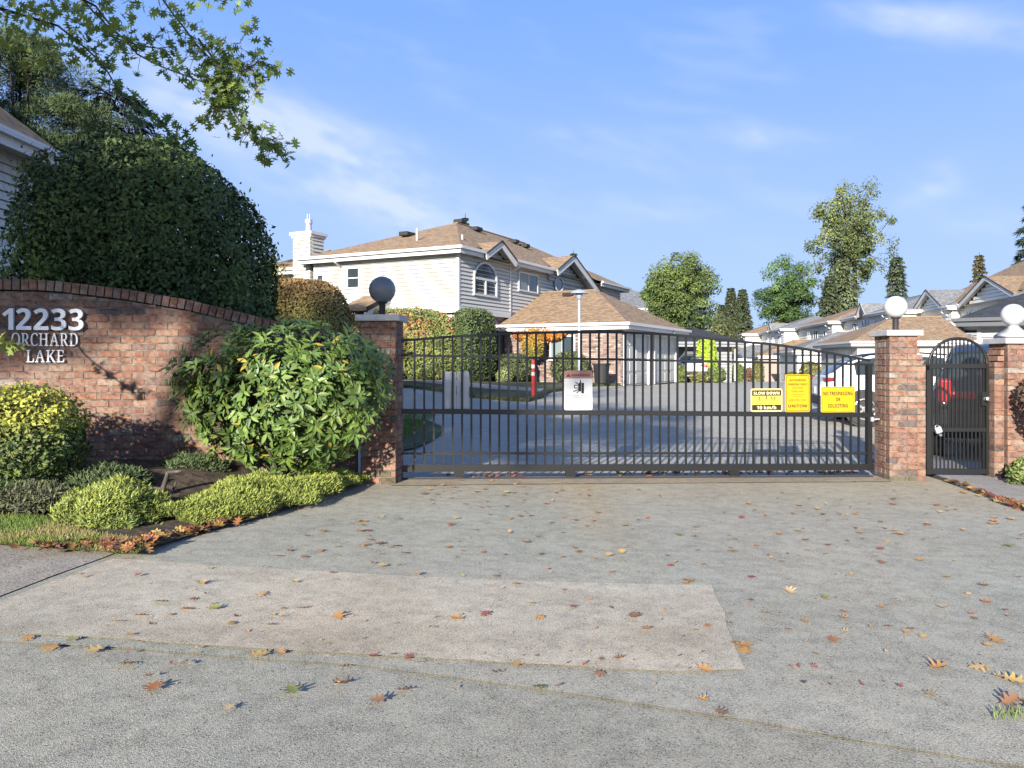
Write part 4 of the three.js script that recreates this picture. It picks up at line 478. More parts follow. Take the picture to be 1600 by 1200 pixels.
{ // low dark-roofed house past the garage
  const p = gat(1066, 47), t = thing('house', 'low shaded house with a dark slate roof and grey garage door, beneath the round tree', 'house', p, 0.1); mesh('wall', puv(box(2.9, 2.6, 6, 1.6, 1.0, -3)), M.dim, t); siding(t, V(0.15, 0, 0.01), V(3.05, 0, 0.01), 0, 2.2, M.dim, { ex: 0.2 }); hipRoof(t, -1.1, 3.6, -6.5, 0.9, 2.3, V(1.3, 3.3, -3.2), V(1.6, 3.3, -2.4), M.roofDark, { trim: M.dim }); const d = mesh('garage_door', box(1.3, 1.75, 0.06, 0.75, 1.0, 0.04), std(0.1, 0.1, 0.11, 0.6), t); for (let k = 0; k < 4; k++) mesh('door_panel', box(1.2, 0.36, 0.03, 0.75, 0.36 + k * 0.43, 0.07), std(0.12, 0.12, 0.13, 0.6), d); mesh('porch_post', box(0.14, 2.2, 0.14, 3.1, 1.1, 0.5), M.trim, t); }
{ // small pale garden walls across the lane
  for (const [px, py, w, h, lab] of [[1131, 588, 0.45, 1.4, 'narrow white fence panel right of the bright green cedar'], [1142, 586, 1.9, 1.5, 'wide white wall at the far bend of the lane, behind a clipped round shrub']]) { const p = gat(px, 72), t = top('garden_wall', puv(box(w, h, 0.15, p.x, p.y + h / 2 - 0.1, p.z)), M.white, lab, 'wall'); } }
// ---------------------------------------------------------------- foliage
const leafShape = (len, wid, fold = 0.18, n = 1) => { // simple pointed leaf, folded along its rib; base at the origin, tip along +y
  const P = [], add = (a, b, c) => P.push(...a, ...b, ...c); const pts = []; for (let i = 0; i <= n + 1; i++) { const t = i / (n + 1), w = Math.sin(Math.PI * Math.pow(t, 0.85)) * wid / 2; pts.push([w, t * len, -0.12 * len * t * t]); }
  for (let i = 0; i <= n; i++) { const [w0, y0, z0] = pts[i], [w1, y1, z1] = pts[i + 1]; for (const s of [1, -1]) { const a = [0, y0, z0], b = [s * w0, y0, z0 + w0 * fold * 2], c = [s * w1, y1, z1 + w1 * fold * 2], d = [0, y1, z1]; if (s > 0) { if (w0) add(a, b, c); if (w1) add(a, c, d); else if (!w0) add(a, b, d); } else { if (w0) add(a, c, b); if (w1) add(a, d, c); } } }
  const g = new THREE.BufferGeometry(); g.setAttribute('position', new THREE.Float32BufferAttribute(P, 3)); g.computeVertexNormals(); return g; };
const LEAF = leafShape(1, 0.55, 0.15, 1), LEAF_LONG = leafShape(1, 0.36, 0.14, 3), SPRIG = leafShape(1, 0.22, 0.1, 1), BLADE = leafShape(1, 0.09, 0.05, 1), BLADE2 = leafShape(1, 0.13, 0.05, 1);
const oakLeaf = (seed, curl) => { const r = rng(seed), h = [[0, 0], [0.025, 0.02], [0.03, 0.16], [0.20, 0.19], [0.30, 0.16], [0.27, 0.25], [0.09, 0.33], [0.30, 0.44], [0.46, 0.42], [0.40, 0.54], [0.11, 0.57], [0.26, 0.71], [0.36, 0.76], [0.26, 0.82], [0.10, 0.80], [0.07, 0.92], [0, 1]]; const s = new THREE.Shape(), j = () => 1 + (r() - 0.5) * 0.3; s.moveTo(0, -0.16); h.slice(1).forEach(([x, y]) => s.lineTo(x * j(), y)); h.slice(1, -1).reverse().forEach(([x, y]) => s.lineTo(-x * j(), y)); s.lineTo(0, -0.16);
  const g = new THREE.ShapeGeometry(s), p = g.attributes.position, k = (r() - 0.5) * 0.5; for (let i = 0; i < p.count; i++) { const x = p.getX(i), y = p.getY(i); p.setZ(i, curl * (x * x * 1.6 + (y - 0.45) ** 2 * 0.7) + k * x * (y - 0.4)); } g.translate(0, -0.42, 0); g.computeVertexNormals(); return g; };
const OAK = [0, 1, 2, 3, 4, 5].map((i) => oakLeaf(50 + i, [0.1, 0.25, 0.5, -0.2, 0.35, 0.75][i]));
const foliageMat = (rough = 0.6, o = {}) => new THREE.MeshStandardMaterial({ color: 0xffffff, roughness: rough, side: THREE.DoubleSide, ...o });
const FM = foliageMat(0.62), FM_GLOSS = foliageMat(0.5), FM_MATT = foliageMat(0.85);
const FM_THIN = new THREE.MeshPhysicalMaterial({ color: 0xffffff, roughness: 0.8, transmission: 0.35, thickness: 0, side: THREE.DoubleSide });
const _m = new THREE.Matrix4(), _x = V(), _y = V(), _z = V();
function leafMatrix(p, n, dir, s, out = _m) { _z.copy(n).normalize(); _y.copy(dir).addScaledVector(_z, -dir.dot(_z)); if (_y.lengthSq() < 1e-6) _y.set(0.3, 1, 0.2).addScaledVector(_z, -_z.dot(V(0.3, 1, 0.2))); _y.normalize(); _x.copy(_y).cross(_z); return out.makeBasis(_x, _y, _z).scale(V(s, s, s)).setPosition(p); }
class Cloud { constructor() { this.m = []; this.c = []; } add(p, n, dir, s, c) { this.m.push(leafMatrix(p, n, dir, s, new THREE.Matrix4())); this.c.push(c); }
  build(name, geo, mat, parent) { const I = new THREE.InstancedMesh(geo, mat, this.m.length); this.m.forEach((m, i) => { I.setMatrixAt(i, m); I.setColorAt(i, this.c[i]); }); I.name = name; I.castShadow = I.receiveShadow = true; I.userData.kind = 'stuff'; parent.add(I); return I; } }
const onSphere = (r) => { const z = r() * 2 - 1, a = r() * 6.2832, q = Math.sqrt(1 - z * z); return V(q * Math.cos(a), z, q * Math.sin(a)); };
const shade = (c, k, r, hue = 0.12) => { const t = (r() - 0.5) * hue; return new THREE.Color().setRGB(c[0] * k * (1 + t), c[1] * k, c[2] * k * (1 - t)); };
const mixc = (a, b, t) => [lerp(a[0], b[0], t), lerp(a[1], b[1], t), lerp(a[2], b[2], t)];
// clipped or rounded shrub: leaves in a thick skin over a lumpy superellipsoid (centre c relative to the base)
function shrub(t, o) {
  const r = rng(o.seed), cl = new Cloud(), e = o.e ?? 2.4, [a, b, c] = o.r;
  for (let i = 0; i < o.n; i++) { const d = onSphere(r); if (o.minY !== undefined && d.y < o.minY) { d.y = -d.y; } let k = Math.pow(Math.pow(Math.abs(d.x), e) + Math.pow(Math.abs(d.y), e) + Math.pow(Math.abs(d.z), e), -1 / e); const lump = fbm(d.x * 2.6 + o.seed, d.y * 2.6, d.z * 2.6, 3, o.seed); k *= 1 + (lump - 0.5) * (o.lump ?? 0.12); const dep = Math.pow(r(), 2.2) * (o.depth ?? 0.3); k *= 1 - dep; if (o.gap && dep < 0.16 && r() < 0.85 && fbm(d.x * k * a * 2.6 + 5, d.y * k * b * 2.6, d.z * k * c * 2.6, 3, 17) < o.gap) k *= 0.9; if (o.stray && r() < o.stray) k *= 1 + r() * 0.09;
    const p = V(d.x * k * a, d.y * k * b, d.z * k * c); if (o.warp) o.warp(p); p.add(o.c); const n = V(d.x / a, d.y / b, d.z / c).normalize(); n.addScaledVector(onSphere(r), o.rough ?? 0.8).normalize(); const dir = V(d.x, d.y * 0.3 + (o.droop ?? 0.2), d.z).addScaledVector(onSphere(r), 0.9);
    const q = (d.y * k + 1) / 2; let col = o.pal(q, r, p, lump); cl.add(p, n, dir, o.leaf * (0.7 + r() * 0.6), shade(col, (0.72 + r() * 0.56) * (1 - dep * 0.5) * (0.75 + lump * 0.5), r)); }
  return cl.build('foliage', o.geo ?? LEAF, o.mat ?? FM, t);
}
function limb(p, q, r0, r1, bend, r, n = 5) { const mid = p.clone().lerp(q, 0.5).add(V((r() - 0.5) * bend, (r() - 0.3) * bend, (r() - 0.5) * bend)), cv = new THREE.QuadraticBezierCurve3(p, mid, q), N = n; const P = [], I = [], U = []; const fr = cv.computeFrenetFrames(N, false); for (let i = 0; i <= N; i++) { const c = cv.getPoint(i / N), rad = lerp(r0, r1, i / N); for (let k = 0; k <= 7; k++) { const a = k / 7 * 6.2832, v = c.clone().addScaledVector(fr.normals[i], Math.cos(a) * rad).addScaledVector(fr.binormals[i], Math.sin(a) * rad); P.push(v.x, v.y, v.z); U.push(k / 7 * 0.8, i / N * p.distanceTo(q)); } } for (let i = 0; i < N; i++) for (let k = 0; k < 7; k++) { const a = i * 8 + k; I.push(a, a + 1, a + 8, a + 1, a + 9, a + 8); }
  const g = new THREE.BufferGeometry(); g.setAttribute('position', new THREE.Float32BufferAttribute(P, 3)); g.setAttribute('uv', new THREE.Float32BufferAttribute(U, 2)); g.setIndex(I); g.computeVertexNormals(); return g.toNonIndexed(); }
// broad-leaved tree: trunk, limbs to each clump, leaves clustered round the clumps
function broadTree(name, label, base, o) {
  const t = thing(name, label, 'tree', base, 0, o.group), r = rng(o.seed), cl = new Cloud(), cs = []; const [cx, cy, cz, rx, ry, rz] = o.crown;
  for (let i = 0; i < o.clumps; i++) { const d = onSphere(r), k = Math.pow(r(), o.fill ?? 0.5); const p = V(cx + d.x * rx * k * 0.86, cy + d.y * ry * k * 0.86, cz + d.z * rz * k * 0.86); if (o.shape) { if (!o.shape(p, r)) { i -= r() < 0.97 ? 1 : 0; continue; } } cs.push([p, (o.cr ?? 0.3) * Math.min(rx, ry) * (0.6 + r() * 0.7), 0.62 + r() * 0.66, r()]); }
  const wood = [limb(V(0, -0.2, 0), V(cx * 0.6, cy - ry * 0.3, cz * 0.6), o.trunk, o.trunk * 0.6, 0.3, r, 8)]; const hub = V(cx * 0.6, cy - ry * 0.35, cz * 0.6); cs.forEach(([p], i) => { if (i % (o.limbEvery ?? 2) === 0) wood.push(limb(hub.clone().lerp(V(cx, cy, cz), r() * 0.5), p, o.trunk * 0.32, o.trunk * 0.06, 1, r, 4)); });
  mesh('trunk', merge(wood), o.bark ?? M.bark, t);
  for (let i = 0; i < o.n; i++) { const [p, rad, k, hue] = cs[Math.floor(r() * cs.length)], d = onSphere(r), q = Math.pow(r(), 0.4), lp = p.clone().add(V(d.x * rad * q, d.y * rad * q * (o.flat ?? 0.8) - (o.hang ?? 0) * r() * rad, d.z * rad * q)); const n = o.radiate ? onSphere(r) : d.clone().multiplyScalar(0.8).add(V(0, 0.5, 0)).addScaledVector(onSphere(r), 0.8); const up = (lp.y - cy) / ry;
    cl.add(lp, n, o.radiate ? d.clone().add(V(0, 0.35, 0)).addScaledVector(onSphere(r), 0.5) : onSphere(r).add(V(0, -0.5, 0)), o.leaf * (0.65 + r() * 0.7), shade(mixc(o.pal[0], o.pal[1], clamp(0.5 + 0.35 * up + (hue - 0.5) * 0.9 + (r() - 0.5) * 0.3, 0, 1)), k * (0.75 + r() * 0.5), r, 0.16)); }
  cl.build('crown', o.geo ?? LEAF, o.mat ?? FM, t); return t;
}
function conifer(name, label, base, o) { // tiers of drooping boughs
  const t = thing(name, label, 'tree', base, 0, o.group), r = rng(o.seed), cl = new Cloud(), wood = [cyl(0.02, o.h * 0.016 + 0.05, o.h, 0, o.h / 2, 0, 8)]; const tiers = o.tiers ?? 24, per = o.per ?? 9, each = Math.ceil(o.n / (tiers * per));
  for (let k = 0; k < tiers; k++) { const f = (k + 0.5) / tiers, y = lerp(o.low ?? 0.08, 0.985, f) * o.h, R0 = o.r * (o.prof ? o.prof(f) : Math.pow(1 - f, 0.8)) + 0.06 * o.r; for (let j = 0; j < per; j++) { const a = j / per * 6.2832 + k * 2.4 + (r() - 0.5) * 0.5, R = R0 * (0.7 + r() * 0.45), sl = (o.up ?? -0.25) + (r() - 0.5) * 0.25, kk = 0.6 + r() * 0.75, hue = r(); if (R > 0.8 && j % 2 === 0) wood.push(beam(V(0, y, 0), V(Math.cos(a) * R * 0.8, y + sl * R * 0.8, Math.sin(a) * R * 0.8), 0.05, 0.05));
      for (let i = 0; i < each; i++) { const s = Math.pow(r(), 0.55), w = (1 - s * 0.6) * R * 0.28, p = V(Math.cos(a) * R * s, y + sl * R * s * s + (r() - 0.5) * R * 0.1, Math.sin(a) * R * s).add(V(-Math.sin(a), 0, Math.cos(a)).multiplyScalar((r() - 0.5) * 2 * w)); const dir = V(Math.cos(a), sl * s * 1.6 - 0.1, Math.sin(a)).addScaledVector(onSphere(r), 0.55); cl.add(p, V(Math.cos(a) * 0.4, 1, Math.sin(a) * 0.4).addScaledVector(onSphere(r), 0.7), dir, o.leaf * (0.7 + r() * 0.6), shade(mixc(o.pal[0], o.pal[1], clamp(s * 0.8 + (hue - 0.5) * 0.5 + (r() - 0.5) * 0.3, 0, 1)), kk * (0.75 + r() * 0.5), r)); } } }
  mesh('trunk', merge(wood), o.bark ?? M.bark, t); cl.build('crown', o.geo ?? SPRIG, FM_MATT, t); return t;
}
const ground = (x, z, dy = 0) => V(x, G(x, z) + dy, z);

// large clipped shrub behind the wall
{ const t = thing('clipped_shrub', 'huge dark green clipped shrub rising like a dome behind the brick wall', 'shrub', ground(-4.64, -10.1)), r = rng(5);
  mesh('trunk', merge([...Array(9)].map((_, i) => limb(V((i - 4) * 0.18, 0, 0.05 * (i % 3)), V((i - 4) * 0.34, 2.2 + r() * 0.8, (r() - 0.5) * 1.2), 0.06, 0.02, 0.4, r))), M.bark, t);
  const warp = (p) => { const u = p.x / 1.7; p.y -= 0.5 * Math.pow(Math.max(0, u + 0.1), 1.7) * Math.max(0, p.y / 1.85 + 0.2); };
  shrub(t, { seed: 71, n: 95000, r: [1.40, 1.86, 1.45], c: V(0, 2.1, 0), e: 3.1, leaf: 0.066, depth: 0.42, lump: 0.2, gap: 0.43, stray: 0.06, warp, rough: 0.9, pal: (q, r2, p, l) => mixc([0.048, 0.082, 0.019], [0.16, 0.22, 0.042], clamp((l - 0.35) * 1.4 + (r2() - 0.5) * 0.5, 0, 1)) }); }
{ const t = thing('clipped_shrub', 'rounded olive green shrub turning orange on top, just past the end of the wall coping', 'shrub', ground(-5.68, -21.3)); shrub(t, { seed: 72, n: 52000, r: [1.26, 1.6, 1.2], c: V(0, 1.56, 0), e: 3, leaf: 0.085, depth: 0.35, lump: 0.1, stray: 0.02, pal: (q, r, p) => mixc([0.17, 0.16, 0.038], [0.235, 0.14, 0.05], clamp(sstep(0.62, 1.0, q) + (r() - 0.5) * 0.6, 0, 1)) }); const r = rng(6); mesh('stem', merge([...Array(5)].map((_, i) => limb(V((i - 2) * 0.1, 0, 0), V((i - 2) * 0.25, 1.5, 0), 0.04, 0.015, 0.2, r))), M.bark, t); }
{ const t = thing('shrub', 'small yellowish bush peeking out between the dark shrub and the chimney', 'shrub', ground(-6.6, -21.5)); shrub(t, { seed: 73, n: 3500, r: [0.55, 1.9, 0.6], c: V(0, 1.9, 0), leaf: 0.1, depth: 0.4, lump: 0.4, pal: (q, r) => mixc([0.13, 0.13, 0.03], [0.26, 0.2, 0.05], r()) }); }
// rhododendron: whorls of long glossy leaves
{ const base = ground(-2.13, -7.25, 0.18), t = thing('rhododendron', 'broad glossy green rhododendron spreading before the brick wall next to the gate pier', 'shrub', base), r = rng(91), all = [], stems = [];
  for (let i = 0; i < 1000; i++) { const d = onSphere(r), k = 1 - Math.pow(r(), 1.7) * 0.5, lump = 1 + (fbm(d.x * 2 + 3, d.y * 2, d.z * 2, 3, 33) - 0.5) * 0.32, taper = d.y < 0 ? 1 + d.y * 0.34 : 1; const q = Math.pow(Math.pow(Math.abs(d.x), 2.6) + Math.pow(Math.abs(d.y), 2.6) + Math.pow(Math.abs(d.z), 2.6), -1 / 2.6) * k * lump; const p = V(d.x * 1.0 * q * taper + 0.04, 0.73 + d.y * 0.66 * q, d.z * 0.52 * q * taper); if (p.z < -0.5) p.z = -0.5; const out = V(p.x * 0.8, (p.y - 0.7) * 1.2 + 0.2, p.z + 0.25).normalize().addScaledVector(onSphere(r), 0.4).normalize();
    if (i % 26 === 0) stems.push(limb(V((r() - 0.5) * 0.16, -0.1, (r() - 0.5) * 0.1), p.clone().multiplyScalar(0.9), 0.016, 0.005, 0.22, r, 6)); const nl = 7 + Math.floor(r() * 3), hue = r(), kk = 0.72 + r() * 0.5; const a0 = V(0, 1, 0).cross(out); if (a0.lengthSq() < 0.01) a0.set(1, 0, 0); a0.normalize(); const b0 = out.clone().cross(a0);
    for (let j = 0; j < nl; j++) { const a = j / nl * 6.2832 + r() * 0.4, rad = a0.clone().multiplyScalar(Math.cos(a)).addScaledVector(b0, Math.sin(a)), lift = 0.15 + r() * 0.5, dir = rad.clone().addScaledVector(out, lift).add(V(0, -0.18, 0)), n = out.clone().addScaledVector(rad, -lift * 0.8); const old = r() < 0.012; all.push([p.clone().addScaledVector(rad, 0.012).addScaledVector(out, (r() - 0.6) * 0.07).addScaledVector(onSphere(r), 0.012), n.addScaledVector(onSphere(r), 0.25), dir, (0.07 + r() * 0.045), shade(old ? [0.35, 0.26, 0.03] : mixc([0.06, 0.115, 0.026], [0.15, 0.215, 0.038], clamp(hue * 0.7 + (r() - 0.5) * 0.5 + 0.15, 0, 1)), kk * (0.8 + r() * 0.4), r, 0.15), p.z + Math.abs(d.z) * 0 + r() * 0.25]); } }
  mesh('stem', merge(stems), M.wood, t); all.sort((a, b) => b[5] - a[5]); const tones = [[0.07, 0.13, 0.03], [0.09, 0.155, 0.034], [0.11, 0.18, 0.036], [0.135, 0.205, 0.038], [0.06, 0.11, 0.03], [0.155, 0.20, 0.034]].map(([a, b, c]) => std(a, b, c, 0.5)); tones.push(std(0.34, 0.25, 0.03, 0.5));
  const cl = new Cloud(); let nm = 0; all.forEach(([p, n, dir, s, c], i) => { if (nm < 290 && i % 3 === 0) { nm++; const m = mesh('leaf', LEAF_LONG, tones[r() < 0.02 ? 6 : Math.floor(r() * 6)], t); m.applyMatrix4(leafMatrix(p, n, dir, s)); } else cl.add(p, n, dir, s, c); }); cl.build('foliage', LEAF_LONG, FM_GLOSS, t); }
// bed plants
{ const t = thing('golden_shrub', 'golden yellow small-leaved shrub in front of the wall below the lettering', 'shrub', ground(-4.1, -6.35)); shrub(t, { seed: 74, n: 15000, r: [0.58, 0.40, 0.48], c: V(-0.03, 0.57, 0), e: 3.2, leaf: 0.042, depth: 0.4, lump: 0.38, gap: 0.42, stray: 0.07, pal: (q, r) => mixc([0.06, 0.10, 0.025], [0.34, 0.345, 0.05], clamp(sstep(0.45, 0.8, q) + (r() - 0.5) * 0.5, 0, 1)) }); const r = rng(7); mesh('stem', merge([...Array(7)].map((_, i) => limb(V((i - 3) * 0.05, 0, 0), V((i - 3) * 0.16, 0.6, (r() - 0.5) * 0.5), 0.014, 0.006, 0.15, r))), M.bark, t); }
const JUN = ['low dark juniper mat in the shade at the left edge of the bed', 'spreading dark green juniper beneath the golden shrub', 'small dark juniper at the foot of the wall beside the bare root', 'grey-brown wispy low shrub below the golden bush, nearest the grass'];
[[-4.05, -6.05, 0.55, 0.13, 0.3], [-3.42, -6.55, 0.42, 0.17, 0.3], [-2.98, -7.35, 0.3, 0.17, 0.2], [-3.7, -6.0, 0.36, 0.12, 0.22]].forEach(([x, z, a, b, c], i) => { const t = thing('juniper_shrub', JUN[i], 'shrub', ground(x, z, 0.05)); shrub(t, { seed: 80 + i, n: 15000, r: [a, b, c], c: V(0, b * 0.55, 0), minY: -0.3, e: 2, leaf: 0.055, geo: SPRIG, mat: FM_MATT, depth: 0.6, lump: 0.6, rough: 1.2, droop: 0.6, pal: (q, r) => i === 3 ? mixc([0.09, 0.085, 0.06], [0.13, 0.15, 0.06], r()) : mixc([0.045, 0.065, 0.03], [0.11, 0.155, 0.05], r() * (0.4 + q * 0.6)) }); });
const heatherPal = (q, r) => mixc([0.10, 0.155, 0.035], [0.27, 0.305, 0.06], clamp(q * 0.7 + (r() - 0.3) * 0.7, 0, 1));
{ const t = thing('heather', 'bushy lime green heather mound by itself at the edge of the grass', 'shrub', ground(-2.9, -5.72, 0.03)); shrub(t, { seed: 93, n: 19000, r: [0.35, 0.22, 0.27], c: V(0, 0.06, 0), minY: -0.35, e: 2, leaf: 0.04, geo: SPRIG, depth: 0.45, lump: 0.85, stray: 0.06, rough: 1.1, droop: 1.3, pal: heatherPal }); }
{ const a = gp(276, 828), b = gp(556, 756), t = thing('heather', 'long lime green heather bank spreading along the driveway edge to the pier', 'shrub', a.clone()), r = rng(94), cl = new Cloud(), dir = b.clone().sub(a), L = dir.length(); dir.normalize(); const nn = V(dir.z, 0, -dir.x);
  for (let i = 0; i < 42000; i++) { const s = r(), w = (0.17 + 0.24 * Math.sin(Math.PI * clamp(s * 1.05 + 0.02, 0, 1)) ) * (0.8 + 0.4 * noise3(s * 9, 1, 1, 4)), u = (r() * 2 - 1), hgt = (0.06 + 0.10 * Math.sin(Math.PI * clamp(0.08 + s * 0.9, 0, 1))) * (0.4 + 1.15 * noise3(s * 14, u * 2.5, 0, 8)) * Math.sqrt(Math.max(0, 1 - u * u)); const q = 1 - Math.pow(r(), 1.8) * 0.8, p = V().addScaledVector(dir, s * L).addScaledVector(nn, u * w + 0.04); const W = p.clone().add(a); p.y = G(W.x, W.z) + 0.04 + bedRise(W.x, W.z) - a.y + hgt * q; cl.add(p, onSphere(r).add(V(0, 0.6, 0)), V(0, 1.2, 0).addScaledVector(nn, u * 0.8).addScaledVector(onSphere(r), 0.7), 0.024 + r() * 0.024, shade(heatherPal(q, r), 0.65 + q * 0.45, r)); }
  cl.build('foliage', SPRIG, FM_MATT, t); }
{ const r = rng(95), t = thing('dead_root', 'grey bare gnarled root sticking up from the earth near the junipers', 'root', ground(-2.92, -6.5, 0.1)); mesh('root', merge([limb(V(0, -0.05, 0), V(0.09, 0.2, 0.02), 0.022, 0.016, 0.12, r), limb(V(0.09, 0.195, 0.02), V(0.22, 0.21, 0.06), 0.017, 0.007, 0.05, r), limb(V(0.1, -0.05, 0.1), V(0.2, 0.13, 0.12), 0.018, 0.008, 0.1, r), limb(V(-0.3, 0.03, 0), V(0.06, 0.05, 0.02), 0.012, 0.016, 0.06, r), limb(V(-0.05, -0.05, 0.1), V(-0.12, 0.09, 0.15), 0.014, 0.006, 0.05, r)]), M.wood, t); }
// plants by the far pier
{ const t = thing('shrub', 'dark purple-leaved shrub at the right edge in front of the last pier', 'shrub', ground(5.86, -8.55)); shrub(t, { seed: 97, n: 900, r: [0.26, 0.34, 0.2], c: V(0, 0.95, 0), leaf: 0.085, depth: 0.7, lump: 0.5, mat: FM_GLOSS, pal: (q, r) => mixc([0.05, 0.022, 0.02], [0.075, 0.05, 0.03], r()) }); const r = rng(98); mesh('stem', merge([limb(V(0, 0, 0), V(0.02, 1.0, 0), 0.02, 0.01, 0.1, r)]), M.bark, t); }
{ const t = thing('shrub', 'small fresh green mound at the right edge at the foot of the last pier', 'shrub', ground(5.68, -8.55)); shrub(t, { seed: 99, n: 2600, r: [0.24, 0.2, 0.2], c: V(0, 0.12, 0), minY: -0.4, leaf: 0.05, depth: 0.5, lump: 0.4, pal: (q, r) => mixc([0.06, 0.09, 0.03], [0.2, 0.25, 0.06], q * r() + 0.2) }); }
// hedge and plants round the house
const inHouse = (x, y, z) => HC.clone().addScaledVector(HX, x).addScaledVector(HZ, z).setY(y);
function houseHedge(label, x, z, r3, cy, seed, n, pal, leaf = 0.11, e = 4, name = 'hedge', cat = 'hedge') { const p = inHouse(x, 0, z); p.y = G(p.x, p.z); const t = thing(name, label, cat, p, HYAW); shrub(t, { seed, n, r: r3, c: V(0, cy, 0), e, leaf, depth: 0.3, lump: 0.14, stray: 0.02, pal }); return t; }
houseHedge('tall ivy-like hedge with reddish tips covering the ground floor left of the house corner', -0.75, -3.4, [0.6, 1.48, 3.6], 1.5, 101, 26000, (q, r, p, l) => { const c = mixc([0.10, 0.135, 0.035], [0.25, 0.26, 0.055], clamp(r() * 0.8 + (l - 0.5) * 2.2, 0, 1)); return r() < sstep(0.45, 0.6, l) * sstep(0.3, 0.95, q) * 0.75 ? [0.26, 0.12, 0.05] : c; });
houseHedge('tall dark green hedge on the shaded front, between the house corner and the door', 0.55, 0.4, [1.3, 1.5, 0.5], 1.5, 102, 14000, (q, r) => mixc([0.05, 0.075, 0.025], [0.10, 0.14, 0.04], r()));
houseHedge('flaming orange-red creeper on the brick under the garage eave', 3.6, 1.9, [0.2, 0.36, 1.25], 2.2, 103, 4200, (q, r) => mixc([0.42, 0.10, 0.02], [0.46, 0.24, 0.03], r()), 0.12, 2.2, 'creeper', 'climbing plant');
houseHedge('orange and yellow-leaved shrub standing under the creeper beside the garage window', 3.2, 1.85, [0.42, 0.65, 0.5], 1.65, 104, 3000, (q, r) => mixc([0.20, 0.17, 0.03], [0.45, 0.20, 0.025], sstep(0.3, 0.8, q) * r() * 1.3), 0.11, 2, 'shrub', 'shrub');
houseHedge('dark shaded bushes massed under the door-side brick wall', 2.75, 1.1, [0.8, 0.62, 0.9], 0.62, 105, 6500, (q, r) => mixc([0.04, 0.06, 0.022], [0.085, 0.11, 0.035], r()), 0.1, 2.4, 'shrub', 'shrub');
houseHedge('loose dark bush below the garage window', 3.1, 3.6, [0.45, 0.7, 0.85], 0.7, 106, 4200, (q, r) => mixc([0.045, 0.065, 0.025], [0.10, 0.12, 0.04], r()), 0.1, 2, 'shrub', 'shrub');
houseHedge('small pale variegated plant beside the house door', 0.95, 1.6, [0.32, 0.35, 0.32], 0.3, 107, 900, (q, r) => mixc([0.12, 0.16, 0.05], [0.28, 0.3, 0.12], r()), 0.1, 2, 'shrub', 'shrub');

// ---------------------------------------------------------------- trees
const GREEN1 = [[0.055, 0.085, 0.022], [0.155, 0.185, 0.05]];
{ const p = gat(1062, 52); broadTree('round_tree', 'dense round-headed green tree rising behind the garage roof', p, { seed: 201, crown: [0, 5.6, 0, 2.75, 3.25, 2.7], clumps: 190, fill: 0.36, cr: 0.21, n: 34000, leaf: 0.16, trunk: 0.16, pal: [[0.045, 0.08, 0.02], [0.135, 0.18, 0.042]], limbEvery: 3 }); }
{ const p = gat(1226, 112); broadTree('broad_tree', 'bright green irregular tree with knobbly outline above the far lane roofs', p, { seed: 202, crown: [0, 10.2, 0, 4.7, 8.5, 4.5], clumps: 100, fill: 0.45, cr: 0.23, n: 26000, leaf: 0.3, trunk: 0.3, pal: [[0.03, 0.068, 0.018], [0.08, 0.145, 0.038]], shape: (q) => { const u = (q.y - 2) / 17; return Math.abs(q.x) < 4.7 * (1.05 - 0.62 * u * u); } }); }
{ const p = gat(1338, 116); broadTree('tall_tree', 'very tall loose yellow-green tree with bare gaps, highest on the skyline', p, { seed: 203, crown: [-0.4, 20.3, 0, 7.9, 10.6, 5.5], clumps: 165, fill: 0.55, cr: 0.13, n: 19000, leaf: 0.36, trunk: 0.42, hang: 1.1, pal: [[0.055, 0.085, 0.03], [0.165, 0.195, 0.06]], shape: (q, r) => { const u = (q.y - 8.5) / 22; const dx = q.x + 1.2; return Math.abs(dx) < 6.9 * (u < 0.3 ? 0.25 + u * 1.9 : 1) && !(q.x > 2 && r() < 0.62) && !(q.y < 13 && r() < 0.6); } }); }
